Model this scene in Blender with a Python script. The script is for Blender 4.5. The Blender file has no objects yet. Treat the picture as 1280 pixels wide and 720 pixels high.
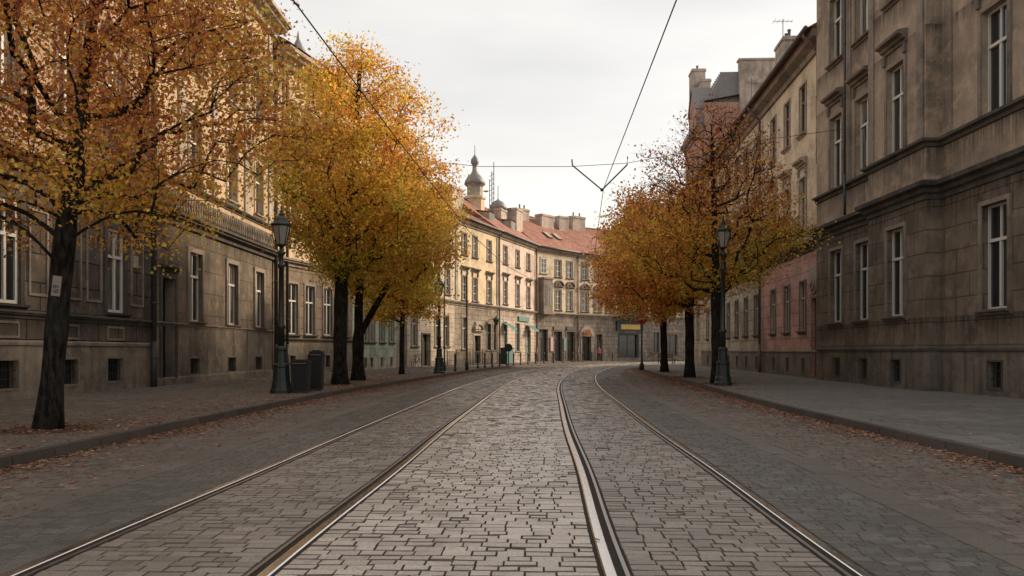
import bpy, math, random
import numpy as np
from mathutils import Vector, Matrix
R = math.radians
rng = np.random.default_rng(11)
random.seed(7)
scene = bpy.context.scene
COL = scene.collection
CAMH = 1.4

# ------------------------------------------------------------------ helpers
class MB:
    def __init__(s): s.v=[]; s.f=[]; s.m=[]
    def face(s, pts, m=0):
        b=len(s.v); s.v+= [tuple(p) for p in pts]; s.f.append(tuple(range(b,b+len(pts)))); s.m.append(m)
    def box(s,x0,x1,y0,y1,z0,z1,m=0):
        b=len(s.v)
        s.v+=[(x0,y0,z0),(x1,y0,z0),(x1,y1,z0),(x0,y1,z0),(x0,y0,z1),(x1,y0,z1),(x1,y1,z1),(x0,y1,z1)]
        for q in ((0,3,2,1),(4,5,6,7),(0,1,5,4),(1,2,6,5),(2,3,7,6),(3,0,4,7)):
            s.f.append(tuple(b+i for i in q)); s.m.append(m)
    def sweep(s, path, prof, m=0):
        """path [(x,y)] axis-aligned, running +x, outward = -y ; prof [(d,z)] from bottom to top"""
        n=len(path); rows=[]
        for i,(x,y) in enumerate(path):
            nx=ny=0.0
            segs=[]
            if i>0: segs.append((path[i-1],path[i]))
            if i<n-1: segs.append((path[i],path[i+1]))
            for a,c in segs:
                dx,dy=c[0]-a[0],c[1]-a[1]; l=math.hypot(dx,dy)
                ex,ey=dy/l,-dx/l
                if abs(ex-nx)>1e-6 or abs(ey-ny)>1e-6:
                    nx+=ex; ny+=ey
            rows.append([(x+nx*d,y+ny*d,z) for d,z in prof])
        b=len(s.v); k=len(prof)
        for r in rows: s.v+=r
        for i in range(n-1):
            for j in range(k-1):
                a=b+i*k+j; s.f.append((a,a+k,a+k+1,a+1)); s.m.append(m)
        s.f.append(tuple(b+j for j in range(k))); s.m.append(m)
        s.f.append(tuple(b+(n-1)*k+j for j in reversed(range(k)))); s.m.append(m)
    def tube(s, pts, r, n=8, m=0, caps=True):
        pts=[Vector(p) for p in pts]; rr=r if hasattr(r,'__len__') else [r]*len(pts)
        b=len(s.v); up=Vector((0,0,1))
        for i,p in enumerate(pts):
            d=(pts[min(i+1,len(pts)-1)]-pts[max(i-1,0)]).normalized()
            a=up if abs(d.dot(up))<.95 else Vector((1,0,0))
            u=d.cross(a).normalized(); w=u.cross(d).normalized()
            for k in range(n):
                t=2*math.pi*k/n; q=p+(u*math.cos(t)+w*math.sin(t))*rr[i]; s.v.append(tuple(q))
        for i in range(len(pts)-1):
            for k in range(n):
                a=b+i*n+k; c=b+i*n+(k+1)%n
                s.f.append((a,c,c+n,a+n)); s.m.append(m)
        if caps:
            s.f.append(tuple(b+k for k in reversed(range(n)))); s.m.append(m)
            s.f.append(tuple(b+(len(pts)-1)*n+k for k in range(n))); s.m.append(m)
    def lathe(s, prof, n=16, c=(0,0,0), m=0):
        b=len(s.v)
        for r,z in prof:
            for k in range(n):
                t=2*math.pi*(k+.5)/n; s.v.append((c[0]+r*math.cos(t),c[1]+r*math.sin(t),c[2]+z))
        for i in range(len(prof)-1):
            for k in range(n):
                a=b+i*n+k; d=b+i*n+(k+1)%n
                s.f.append((a,d,d+n,a+n)); s.m.append(m)
        s.f.append(tuple(b+k for k in reversed(range(n)))); s.m.append(m)
        s.f.append(tuple(b+(len(prof)-1)*n+k for k in range(n))); s.m.append(m)
    def mesh(s,name,mats,smooth=False):
        me=bpy.data.meshes.new(name); me.from_pydata(s.v,[],s.f)
        for mt in (mats if isinstance(mats,(list,tuple)) else [mats]): me.materials.append(mt)
        if any(s.m): me.polygons.foreach_set('material_index',s.m)
        if smooth: me.polygons.foreach_set('use_smooth',[True]*len(s.f))
        me.update(); return me

def np_mesh(name, verts, faces_flat, loop_n, mats, mat_idx=None, smooth=False, tint=None):
    me=bpy.data.meshes.new(name)
    nv=len(verts); nf=len(loop_n)
    me.vertices.add(nv); me.vertices.foreach_set('co',np.asarray(verts,dtype=np.float32).ravel())
    me.loops.add(len(faces_flat)); me.loops.foreach_set('vertex_index',np.asarray(faces_flat,dtype=np.int32))
    me.polygons.add(nf)
    st=np.concatenate([[0],np.cumsum(loop_n)[:-1]]).astype(np.int32)
    me.polygons.foreach_set('loop_start',st)
    for mt in mats: me.materials.append(mt)
    if mat_idx is not None: me.polygons.foreach_set('material_index',np.asarray(mat_idx,dtype=np.int32))
    me.polygons.foreach_set('use_smooth',np.full(nf,smooth))
    if tint is not None:
        a=me.attributes.new('tint','FLOAT','FACE'); a.data.foreach_set('value',np.asarray(tint,dtype=np.float32))
    me.update(calc_edges=True); me.validate(); return me

def link(name, data, parent=None, loc=None, rotz=None):
    o=bpy.data.objects.new(name,data); COL.objects.link(o)
    if parent is not None: o.parent=parent
    if loc is not None: o.location=loc
    if rotz is not None: o.rotation_euler=(0,0,rotz)
    return o
def tag(o,label=None,cat=None,group=None,kind=None):
    if label: o['label']=label
    if cat: o['category']=cat
    if group: o['group']=group
    if kind: o['kind']=kind
    return o
def thing(name,label,cat,loc=(0,0,0),rotz=0,group=None):
    return tag(link(name,None,None,loc,rotz),label,cat,group)
def struct(name,me): return tag(link(name,me),kind='structure')

# ------------------------------------------------------------------ materials
class NT:
    def __init__(s,name):
        s.mat=bpy.data.materials.new(name); s.mat.use_nodes=True; s.t=s.mat.node_tree; s.t.nodes.clear()
        s.out=s.t.nodes.new('ShaderNodeOutputMaterial')
    def n(s,typ,**kw):
        nd=s.t.nodes.new('ShaderNode'+typ)
        for k,v in kw.items():
            if k.startswith('_'): setattr(nd,k[1:],v)
            else: s.set(nd,k,v)
        return nd
    def set(s,nd,k,v):
        k=int(k[1:]) if (k[0]=='i' and k[1:].isdigit()) else k.replace('__',' ')
        inp=nd.inputs[k]
        if isinstance(v,bpy.types.NodeSocket): s.t.links.new(v,inp)
        else: inp.default_value=v
    def noise(s,vec,scale,detail=4,rough=.55):
        return s.n('TexNoise',Vector=vec,Scale=scale,Detail=detail,Roughness=rough).outputs['Fac']
    def ramp(s,fac,stops,interp='LINEAR'):
        r=s.n('ValToRGB'); s.t.links.new(fac,r.inputs[0]); r.color_ramp.interpolation=interp
        e=r.color_ramp.elements
        while len(e)>1: e.remove(e[-1])
        e[0].position=stops[0][0]; e[0].color=c4(stops[0][1])
        for p,c in stops[1:]:
            q=e.new(p); q.color=c4(c)
        return r.outputs[0]
    def mix(s,a,b,f,mode='MIX'):
        m=s.n('Mix',_data_type='RGBA',_blend_type=mode)
        s.set(m,'i0',f); 
        for i,v in ((6,a),(7,b)):
            if isinstance(v,bpy.types.NodeSocket): s.t.links.new(v,m.inputs[i])
            else: m.inputs[i].default_value=c4(v)
        return m.outputs[2]
    def math(s,op,a,b=0.0,clamp=False):
        m=s.n('Math',_operation=op,_use_clamp=clamp); s.set(m,'i0',a); s.set(m,'i1',b); return m.outputs[0]
    def mapr(s,v,a,b,c=0.,d=1.):
        m=s.n('MapRange'); s.set(m,'i0',v)
        for i,x in enumerate((a,b,c,d)): m.inputs[1+i].default_value=x
        return m.outputs[0]
    def bsdf(s,col,rough=.8,bump=None,bs=.3,bd=.02,metal=0.,spec=.5):
        b=s.n('BsdfPrincipled'); s.set(b,'Base__Color',col if isinstance(col,bpy.types.NodeSocket) else c4(col))
        s.set(b,'Roughness',rough); s.set(b,'Metallic',metal); s.set(b,'Specular__IOR__Level',spec)
        if bump is not None:
            bp=s.n('Bump',Strength=bs,Distance=bd,Height=bump); s.t.links.new(bp.outputs[0],b.inputs['Normal'])
        s.t.links.new(b.outputs[0],s.out.inputs[0]); return s.mat
def c4(c):
    if isinstance(c,(int,float)): c=(c,c,c)
    return (c[0],c[1],c[2],1.)
def mul(c,k): return tuple(x*k for x in c)

def stucco(name, col, grime=.6, blocks=None, groove=.55, base_dirt=True, warm=None, bumps=.35, soot=(.045,.04,.035),ledges=()):
    n=NT(name); tc=n.n('TexCoord').outputs['Object']
    sep=n.n('SeparateXYZ',Vector=tc)
    big=n.noise(tc,.55,5,.6); fine=n.noise(tc,9,6,.7)
    st=n.n('Mapping',Vector=tc,Scale=(1.6,1.6,.12)).outputs[0]
    streak=n.noise(st,1.5,6,.65)
    c=n.mix(col,mul(col,.55),n.mapr(big,.44,.62))
    c=n.mix(c,mul(warm,1.) if warm else mul(col,1.25),n.math('MULTIPLY',n.mapr(n.noise(tc,1.7,5,.65),.5,.62),.75))
    c=n.mix(c,soot,n.math('MULTIPLY',n.mapr(streak,.5,.68),grime))
    patch=n.mapr(n.noise(tc,2.6,8,.75),.54,.62)
    c=n.mix(c,mul(soot,1.6),n.math('MULTIPLY',patch,grime*.55))
    c=n.mix(c,mul(col,.8),n.math('MULTIPLY',n.mapr(fine,.45,.6),.5))
    for zl,dp in ledges:
        below=n.math('MULTIPLY',n.mapr(sep.outputs[2],zl-dp,zl),n.math('LESS_THAN',sep.outputs[2],zl+.02))
        run=n.noise(n.n('Mapping',Vector=tc,Scale=(5.,5.,.25)).outputs[0],1.6,5,.7)
        c=n.mix(c,mul(soot,.9),n.math('MULTIPLY',below,n.mapr(run,.38,.62,.15,.95)))
    h=n.math('ADD',n.math('MULTIPLY',fine,.35),n.math('MULTIPLY',patch,-.25))
    if blocks:
        xy=n.math('ADD',sep.outputs[0],sep.outputs[1])
        v=n.n('CombineXYZ',X=xy,Y=sep.outputs[2]).outputs[0]
        b=n.n('TexBrick',Vector=v,Scale=1.,Mortar__Size=.022,Mortar__Smooth=.25,Brick__Width=blocks[0],Row__Height=blocks[1],Color1=c4((1,1,1)),Color2=c4((.72,.72,.72)),Mortar=c4((.08,.08,.08)),Bias=0.)
        c=n.mix(c,b.outputs[0],min(1.,groove*1.7),'MULTIPLY')
        h=n.math('SUBTRACT',h,n.math('MULTIPLY',b.outputs[1],2.2))
    if base_dirt:
        bd=n.math('MULTIPLY',n.mapr(sep.outputs[2],.1,1.7,1.,0.),n.mapr(n.noise(tc,1.9,6,.7),.3,.65))
        c=n.mix(c,soot,n.math('MULTIPLY',bd,.6))
    return n.bsdf(c,.9,h,bumps,.02,spec=.25)

def plain(name,col,rough=.6,metal=0.,var=.25,scale=6.,bump=.15,spec=.5):
    n=NT(name); tc=n.n('TexCoord').outputs['Object']; f=n.noise(tc,scale,5,.6)
    c=n.mix(mul(col,1-var),mul(col,1+var),f)
    return n.bsdf(c,rough,f,bump,.01,metal,spec)

M={}
M['glass']=None
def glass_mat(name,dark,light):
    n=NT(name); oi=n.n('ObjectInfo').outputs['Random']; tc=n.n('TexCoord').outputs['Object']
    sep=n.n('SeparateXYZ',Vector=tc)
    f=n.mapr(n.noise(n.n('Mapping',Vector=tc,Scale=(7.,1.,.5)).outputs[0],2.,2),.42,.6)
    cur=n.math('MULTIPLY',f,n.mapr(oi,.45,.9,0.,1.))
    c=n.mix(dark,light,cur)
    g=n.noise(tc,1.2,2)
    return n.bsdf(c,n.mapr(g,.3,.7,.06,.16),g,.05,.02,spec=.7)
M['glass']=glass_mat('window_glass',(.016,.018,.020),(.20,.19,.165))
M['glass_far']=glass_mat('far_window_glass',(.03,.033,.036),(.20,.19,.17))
M['white_wood']=plain('white_painted_wood',(.62,.60,.55),.5,var=.12,scale=14)
M['grey_wood']=plain('grey_painted_wood',(.36,.34,.30),.55,var=.15,scale=14)
M['brown_wood']=plain('brown_painted_wood',(.12,.075,.05),.5,var=.25,scale=12)
M['dark_wood']=plain('dark_door_wood',(.018,.015,.013),.55,var=.3,scale=10)
M['red_wood']=plain('red_painted_wood',(.22,.06,.05),.6,var=.25,scale=8)
M['teal_wood']=plain('teal_painted_wood',(.08,.2,.2),.55,var=.2,scale=8)
M['green_wood']=plain('green_painted_wood',(.018,.04,.032),.6,var=.25,scale=8)
M['iron']=plain('black_cast_iron',(.022,.024,.024),.45,.0,.35,20,.4,.5)
M['dgreen_iron']=plain('dark_green_iron',(.018,.026,.024),.4,.0,.35,16,.35,.5)
M['pipe']=plain('dark_drainpipe',(.05,.048,.047),.55,.0,.35,6)
M['pipe_brown']=plain('brown_drainpipe',(.15,.085,.065),.6,.0,.3,6)
M['void']=plain('dark_interior',(.008,.008,.008),.9)
M['lamp_glass']=plain('frosted_lamp_glass',(.34,.32,.27),.25,var=.2,scale=8,spec=.6)
M['plastic']=plain('black_plastic',(.010,.011,.012),.65,var=.3,scale=5)
M['wire']=plain('black_cable',(.03,.03,.03),.5)
M['copper']=plain('grey_roof_metal',(.21,.20,.195),.55,.1,.25,2.)
M['zinc']=plain('zinc_sheet',(.13,.125,.12),.6,.1,.3,3.)
M['stone_dark']=stucco('dark_cornice_stone',(.11,.098,.085),.7)
M['stone_mid']=stucco('weathered_cornice_stone',(.29,.245,.20),.55)
M['stone_light']=stucco('light_trim_stone',(.42,.37,.30),.35,base_dirt=False)
M['chim']=stucco('chimney_render',(.50,.42,.35),.5,base_dirt=False)

def tiles(name,col):
    n=NT(name); tc=n.n('TexCoord').outputs['Object']; sep=n.n('SeparateXYZ',Vector=tc)
    v=n.n('CombineXYZ',X=sep.outputs[0],Y=sep.outputs[2]).outputs[0]
    b=n.n('TexBrick',Vector=v,Scale=1.,Mortar__Size=.02,Brick__Width=.28,Row__Height=.24,Color1=c4((1,1,1)),Color2=c4((.65,.6,.6)),Mortar=c4((.35,.3,.3)))
    c=n.mix(mul(col,.75),mul(col,1.25),n.mapr(n.noise(tc,.9,6,.7),.3,.7))
    c=n.mix(c,b.outputs[0],.8,'MULTIPLY')
    c=n.mix(c,(.12,.09,.07),n.math('MULTIPLY',n.mapr(n.noise(tc,2.4,6,.7),.5,.7),.5))
    return n.bsdf(c,.85,b.outputs[1],.5,.03,spec=.3)
M['tile']=tiles('red_roof_tiles',(.40,.19,.14))
M['tile2']=tiles('brown_roof_tiles',(.25,.11,.08))
def brick(name):
    n=NT(name); tc=n.n('TexCoord').outputs['Object']; sep=n.n('SeparateXYZ',Vector=tc)
    v=n.n('CombineXYZ',X=n.math('ADD',sep.outputs[0],sep.outputs[1]),Y=sep.outputs[2]).outputs[0]
    b=n.n('TexBrick',Vector=v,Scale=1.,Mortar__Size=.012,Brick__Width=.26,Row__Height=.085,Color1=c4((.46,.22,.14)),Color2=c4((.34,.16,.11)),Mortar=c4((.42,.34,.28)))
    c=n.mix(b.outputs[0],(.42,.33,.27),n.math('MULTIPLY',n.mapr(n.noise(tc,.7,6,.7),.45,.7),.6))
    return n.bsdf(c,.9,b.outputs[1],.3,.02,spec=.2)
M['brick']=brick('red_brick')

def sett(name,c1,c2,rough=(.45,.75),sc=1.,spec=.5,wet=None):
    n=NT(name); g=n.n('NewGeometry'); rnd=g.outputs['Random Per Island']; tc=n.n('TexCoord').outputs['Object']
    c=n.mix(c1,c2,rnd)
    big=n.noise(tc,.35,4,.6)
    c=n.mix(c,mul(c1,.6),n.math('MULTIPLY',n.mapr(big,.42,.7),.55))
    fi=n.noise(tc,38*sc,6,.75)
    c=n.mix(c,mul(c1,.5),n.math('MULTIPLY',n.mapr(fi,.47,.62),.55))
    c=n.mix(c,(.09,.075,.06),n.math('MULTIPLY',n.mapr(n.noise(tc,2.1,7,.75),.53,.66),.42))
    c=n.mix(c,mul(c2,1.5),n.math('MULTIPLY',n.mapr(n.noise(tc,70,2),.55,.7),.4))
    ro=n.mapr(n.math('ADD',n.math('MULTIPLY',rnd,.5),n.math('MULTIPLY',big,.5)),.2,.8,rough[0],rough[1])
    return n.bsdf(c,ro,n.math('ADD',fi,n.math('MULTIPLY',n.noise(tc,11,3),1.6)),.55,.012,spec=spec)
M['sett_mid']=sett('polished_granite_setts',(.48,.41,.35),(.68,.59,.51),(.25,.40),spec=.7)  # stone tones by zone, with falloff from bright middle to dim sides put in
M['sett_track']=sett('brown_granite_setts',(.23,.197,.168),(.36,.31,.265),(.32,.5),spec=.55)
M['sett_dark']=sett('edge_dimmed_dark_setts',(.095,.09,.083),(.18,.168,.15),(.45,.65),spec=.4)  # dark setts, their colour also carrying the dimming toward the street edges
M['sett_gut']=sett('brown_gutter_setts',(.14,.115,.10),(.25,.205,.175),(.6,.85),spec=.3)
M['strip']=sett('concrete_strip',(.15,.13,.11),(.20,.175,.15),(.6,.8),spec=.3)
M['pave_l']=sett('brown_pavement_setts',(.15,.125,.105),(.23,.195,.165),(.65,.9),spec=.3)
M['pave_r']=sett('grey_pavement_slabs',(.16,.15,.14),(.22,.21,.195),(.6,.85),spec=.3)
M['kerb']=sett('granite_kerb_stone',(.07,.058,.048),(.11,.09,.075),(.6,.85),spec=.3)
M['grout']=plain('dark_grout',(.05,.042,.034),.95,var=.4,scale=20,bump=.6,spec=.1)
M['joint']=plain('sandy_dark_joint',(.16,.135,.112),.95,var=.4,scale=14,bump=.3,spec=.1)
M['asphalt']=plain('distant_ground',(.10,.095,.085),.95,var=.2,scale=3)
M['soil']=plain('tree_pit_soil',(.05,.035,.025),.95,var=.4,scale=25,bump=.8)
def metal(name,col,r):
    n=NT(name); tc=n.n('TexCoord').outputs['Object']
    f=n.noise(n.n('Mapping',Vector=tc,Scale=(14,1.,1)).outputs[0],6,4)
    return n.bsdf(n.mix(mul(col,.8),col,f),n.mapr(f,.3,.7,r,r+.12),None,metal=1.)
M['rail']=metal('polished_rail_steel',(.86,.82,.78),.17)
M['lip']=metal('worn_rail_steel',(.42,.38,.35),.34)
M['groove']=plain('rusty_rail_groove',(.022,.017,.014),.9)
def bark(name,col):
    n=NT(name); tc=n.n('TexCoord').outputs['Object']
    v=n.n('Mapping',Vector=tc,Scale=(1,1,.22)).outputs[0]
    f=n.noise(v,16,6,.7); g=n.noise(tc,1.5,3)
    c=n.mix(mul(col,.4),mul(col,2.6),n.mapr(f,.42,.62)); c=n.mix(c,mul((.05,.055,.035),1.),n.math('MULTIPLY',n.mapr(g,.5,.7),.5))
    return n.bsdf(c,.95,f,.9,.03,spec=.15)
M['bark']=bark('dark_bark',(.016,.013,.0115))
def leafmat(name,stops,trans=.45):
    n=NT(name); a=n.n('Attribute',_attribute_name='tint').outputs['Fac']
    rnd=n.n('NewGeometry').outputs['Random Per Island']
    c=n.ramp(a,stops)
    hs=n.n('HueSaturation',Color=c,Value=n.mapr(rnd,0,1,.6,1.3)).outputs[0]
    d=n.n('BsdfPrincipled',Base__Color=hs,Roughness=.6); d.inputs['Specular IOR Level'].default_value=.3
    t=n.n('BsdfTranslucent',Color=hs)
    m=n.n('MixShader',Fac=trans); n.t.links.new(d.outputs[0],m.inputs[1]); n.t.links.new(t.outputs[0],m.inputs[2])
    n.t.links.new(m.outputs[0],n.out.inputs[0]); return n.mat
M['leaf']=leafmat('autumn_leaves',[(0,(.32,.34,.06)),(.2,(.58,.53,.08)),(.42,(.90,.66,.11)),(.6,(.93,.52,.11)),(.78,(.78,.33,.09)),(1,(.46,.17,.09))],.6)
M['litter']=leafmat('fallen_leaf_litter',[(0,(.13,.075,.045)),(.5,(.27,.12,.07)),(.8,(.40,.19,.11)),(1,(.50,.34,.19))],.1)

# ------------------------------------------------------------------ curves
class Curve:
    def __init__(s,pts,step=.25):
        P=np.array(pts,float); n=len(P); out=[]
        E=np.vstack([2*P[0]-P[1],P,2*P[-1]-P[-2]])
        for i in range(1,n):
            p0,p1,p2,p3=E[i-1],E[i],E[i+1],E[i+2]
            for t in np.linspace(0,1,60,endpoint=False):
                out.append(.5*((2*p1)+(-p0+p2)*t+(2*p0-5*p1+4*p2-p3)*t*t+(-p0+3*p1-3*p2+p3)*t**3))
        out.append(P[-1]); out=np.array(out)
        d=np.concatenate([[0],np.cumsum(np.hypot(*np.diff(out,axis=0).T))])
        s.L=d[-1]; k=int(s.L/step); ss=np.linspace(0,s.L,k+1)
        X=np.interp(ss,d,out[:,0]); Y=np.interp(ss,d,out[:,1])
        ker=np.ones(9)/9
        def sm(a):
            b=np.pad(a,4,mode='reflect',reflect_type='odd'); return np.convolve(b,ker,'valid')
        for _ in range(3): X,Y=sm(X),sm(Y)
        s.s=ss; s.X=X; s.Y=Y
        tx=np.gradient(X); ty=np.gradient(Y); l=np.hypot(tx,ty); s.nx=ty/l; s.ny=-tx/l
    def at(s,q,t=0.):
        x=np.interp(q,s.s,s.X)+t*np.interp(q,s.s,s.nx); y=np.interp(q,s.s,s.Y)+t*np.interp(q,s.s,s.ny)
        return x,y
    def s_of_y(s,y): return float(np.interp(y,s.Y,s.s))
    def head(s,q): return math.atan2(float(np.interp(q,s.s,s.nx)),-float(np.interp(q,s.s,s.ny)))
CEN=Curve([(-.9,-14),(-.6,-3),(-.47,5),(-.28,9),(-.12,14),(.16,20),(.72,31),(1.6,41),(2.8,50.5),(5.7,66),(9.3,78),(15,89),(23,99.5),(33,108),(46,116),(62,123)])
LK=Curve([(-6.3,-14),(-6.15,0),(-6.0,9),(-5.8,18),(-5.4,26),(-4.5,35),(-3.6,43),(-2.5,52),(-1.0,61),(2.0,73),(6.2,83.5),(11.5,93.5),(20,105),(31,115),(45,124),(62,131)])
RK=Curve([(5.9,-14),(5.95,0),(6.0,9),(6.15,17),(6.6,25),(7.25,33),(8.0,44),(8.8,54),(9.4,60),(10.4,64.5),(13,69),(18,73.5),(27,80),(40,88),(62,99)])

def cross_t(curve, other, sgn):
    """distance from CEN (sampled) along its normal to the other polyline"""
    S=np.arange(0,curve.L,1.); res=[]
    ox,oy=other.X,other.Y
    for q in S:
        x,y=curve.at(q); nx=np.interp(q,curve.s,curve.nx); ny=np.interp(q,curve.s,curve.ny)
        dx,dy=ox-x,oy-y
        along=dx*ny*-1+dy*nx      # component along tangent (tangent=(-ny,nx))
        perp=dx*nx+dy*ny
        ok=perp*sgn>0
        a=np.where(ok,np.abs(along),1e9); i=int(np.argmin(a)); res.append(perp[i] if a[i]<2 else sgn*9)
    return lambda q:np.interp(q,S,res)
tL=cross_t(CEN,LK,-1); tR=cross_t(CEN,RK,1)

def pave(curve, rows, zt, zl, bev=.006, gap=.0018, jit=.002, tilt=.0013, gs=.0034, side=None):
    """rows: list of (sa,sb,ta,tb,mat)"""
    A=np.array(rows,float); n=len(A); sa,sb,ta,tb=A[:,0]+gs,A[:,1]-gs,A[:,2]+gap,A[:,3]-gap
    w=rng.normal(0,.0013,(n,4)); sa+=w[:,0];sb+=w[:,1];ta+=w[:,2];tb+=w[:,3]
    S=np.stack([sa,sb,sb,sa,sa+bev,sb-bev,sb-bev,sa+bev],1); T=np.stack([ta,ta,tb,tb,ta+bev,ta+bev,tb-bev,tb-bev],1)
    x,y=curve.at(S,T)
    z=np.full((n,8),zl); h=rng.normal(0,jit,n)
    zz=rng.normal(0,tilt*1.6,(n,1)); z[:,4:]=zt+h[:,None]+rng.normal(0,tilt,(n,4))+zz*np.array([[-1,1,1,-1]])
    V=np.stack([x,y,z],2).reshape(-1,3)
    base=np.array([[4,7,6,5],[0,4,5,1],[1,5,6,2],[2,6,7,3],[3,7,4,0]])
    F=(base[None]+8*np.arange(n)[:,None,None]).reshape(-1)
    mi=np.repeat(A[:,4].astype(int),5).reshape(n,5)
    if side is not None: mi[:,1:]=side
    return V,F,np.full(n*5,4),mi.reshape(-1)

def strips(t0,t1,lo,hi):
    e=[t0]
    while e[-1]<t1-1e-6:
        nx=e[-1]+random.uniform(lo,hi)
        if t1-nx<lo*.7: nx=t1
        e.append(nx)
    return e
G=.75; TC=1.87
rails=[-TC-G,-TC+G,TC-G,TC+G]     # gauge faces
# each rail occupies head away from the track centre (0..+.085), groove toward the centre .06, lip .035
def rail_span(i):
    out=-1 if i in (0,2) else 1   # direction away from own track centre
    g=rails[i]; a=g-out*.078; b=g+out*.085
    return min(a,b)-.02,max(a,b)+.02
edges=[rail_span(i) for i in range(4)]
rows=[]
def add_rows(s0,s1,ds,t0,t1,lo,hi,mat):
    q=s0
    while q<s1:
        a=t0(q) if callable(t0) else t0; b=t1(q) if callable(t1) else t1
        d=ds*random.uniform(.96,1.04)
        if b-a>.05:
            e=strips(a,b,lo,hi)
            for i in range(len(e)-1): rows.append((q,q+d,e[i],e[i+1],mat))
        q+=d
SE=CEN.L-6
for (s0,s1,f) in ((8,75,1.),(75,SE,1.6)):
    add_rows(s0,s1,.125*f,edges[1][1],edges[2][0],.13*f,.22*f,0)
    add_rows(s0,s1,.125*f,edges[0][1],edges[1][0],.14*f,.24*f,1)
    add_rows(s0,s1,.125*f,edges[2][1],edges[3][0],.13*f,.23*f,1)
    add_rows(s0,s1,.12*f,-3.72,edges[0][0],.12*f,.2*f,2)
    add_rows(s0,s1,.12*f,edges[3][1],3.72,.12*f,.2*f,2)
    add_rows(s0,s1,.9,-4.06,-3.72,.3,.4,4)
    add_rows(s0,s1,.9,3.72,4.06,.3,.4,4)
    add_rows(s0,s1,.13*f,lambda q:float(tL(q))+.02,-4.06,.12*f,.22*f,3)
    add_rows(s0,s1,.13*f,4.06,lambda q:min(float(tR(q))-.02,16),.12*f,.22*f,3)
V,F,N,MI=pave(CEN,rows,0.,-.012,side=5)
struct('road',np_mesh('road',V,F,N,[M['sett_mid'],M['sett_track'],M['sett_dark'],M['sett_gut'],M['strip'],M['joint']],MI))
def sheet(curve,ta,tb,z,step=1.):
    S=np.arange(0,curve.L,step); v=[];f=[]
    for q in S:
        a=ta(q) if callable(ta) else ta; b=tb(q) if callable(tb) else tb
        xa,ya=curve.at(q,a); xb,yb=curve.at(q,b); v+=[(xa,ya,z),(xb,yb,z)]
    for i in range(len(S)-1): f.append((2*i,2*i+1,2*i+3,2*i+2))
    return v,f
me=bpy.data.meshes.new('road_bed'); v,f=sheet(CEN,-14,18,-.008); me.from_pydata(v,[],f); me.materials.append(M['grout']); struct('road_bed',me)
b=MB(); b.face([(-600,-600,-.06),(600,-600,-.06),(600,900,-.06),(-600,900,-.06)]); struct('ground',b.mesh('ground',M['asphalt']))

# pavements
rows=[]
LS=LK.L-4
def lrows(curve,s0,s1,ds,t0,t1,lo,hi,rws):
    q=s0
    while q<s1:
        d=ds*random.uniform(.94,1.06); e=strips(t0,t1,lo,hi)
        for i in range(len(e)-1): rws.append((q,q+d,e[i],e[i+1],0))
        q+=d
lrows(LK,10,75,.15,-9.5,-.19,.14,.30,rows); lrows(LK,75,LS,.3,-11,-.19,.3,.6,rows)
V,F,N,MI=pave(LK,rows,.13,.117,.008,gs=.005,side=1); struct('left_sidewalk',np_mesh('left_sidewalk',V,F,N,[M['pave_l'],M['joint']],MI))
v,f=sheet(LK,-16,-.05,.117); me=bpy.data.meshes.new('left_sidewalk_bed'); me.from_pydata(v,[],f); me.materials.append(M['grout']); struct('left_sidewalk_bed',me)
rows=[]; s60=RK.s_of_y(59)
lrows(RK,10,s60,.30,.19,9.2,.30,.5,rows)
V,F,N,MI=pave(RK,rows,.13,.118,.007,.003,.0015,.001,.005,1); struct('right_sidewalk',np_mesh('right_sidewalk',V,F,N,[M['pave_r'],M['joint']],MI))
b=MB(); k=[(x,y,.117) for x,y in zip(*RK.at(np.arange(0,RK.L,1.),.05))]; b.face([(70,k[0][1],.117),(70,k[-1][1],.117)]+k[::-1]); 
struct('right_sidewalk_bed',b.mesh('right_sidewalk_bed',M['pave_r']))
for nm,cv,s0,s1,sg in (('left_kerb',LK,6,LS,-1),('right_kerb',RK,6,RK.L-4,1)):
    rows=[]; q=s0
    while q<s1:
        d=random.uniform(.8,1.15) if q<70 else .7
        rows.append((q,q+d,min(0,sg*.17),max(0,sg*.17),0)); q+=d
    V,F,N,MI=pave(cv,rows,.135,-.05,.018,.003,.002,.001,.004); struct(nm,np_mesh(nm,V,F,N,[M['kerb']],MI))

# rails
RL=['left outer tram rail, far left beside the dark setts','inner rail of the left tram track, left edge of the pale middle setts',
    'inner rail of the right tram track, right edge of the pale middle setts','right outer tram rail beside the dark setts on the right']
def strip_mesh(name,prof,mat,s0=4,s1=None):
    S=np.arange(s0,CEN.L-7 if s1 is None else s1,.5); P=[CEN.at(S,t) for t,z in prof]; k=len(prof)
    V=np.stack([np.stack([P[j][0],P[j][1],np.full(len(S),prof[j][1])],1) for j in range(k)],1).reshape(-1,3)
    F=[]
    for i in range(len(S)-1):
        for j in range(k-1):
            a=i*k+j; F+= [a,a+1,a+k+1,a+k]
    return np_mesh(name,V,F,np.full(len(F)//4,4),[mat])
for i in range(4):
    out=-1 if i in (0,2) else 1; g=rails[i]
    t=thing('tram_rail',RL[i],'rail',(0,0,0),0,'grooved tram rails in the street')
    def pr(a,b,prof):
        pts=[(g+out*x,z) for x,z in prof]
        return pts if pts[0][0]<pts[-1][0] else pts[::-1]
    link('rail_head',strip_mesh('rail_head',pr(0,0,[(0,-.03),(.001,.004),(.008,.009),(.072,.009),(.082,.003),(.085,-.012)]),M['rail']),t)
    link('groove',strip_mesh('groove',pr(0,0,[(-.048,-.024),(.0,-.024)]),M['groove']),t)
    link('guard_lip',strip_mesh('guard_lip',pr(0,0,[(-.080,-.012),(-.078,.004),(-.050,.004),(-.048,-.03)]),M['lip']),t)

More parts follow.
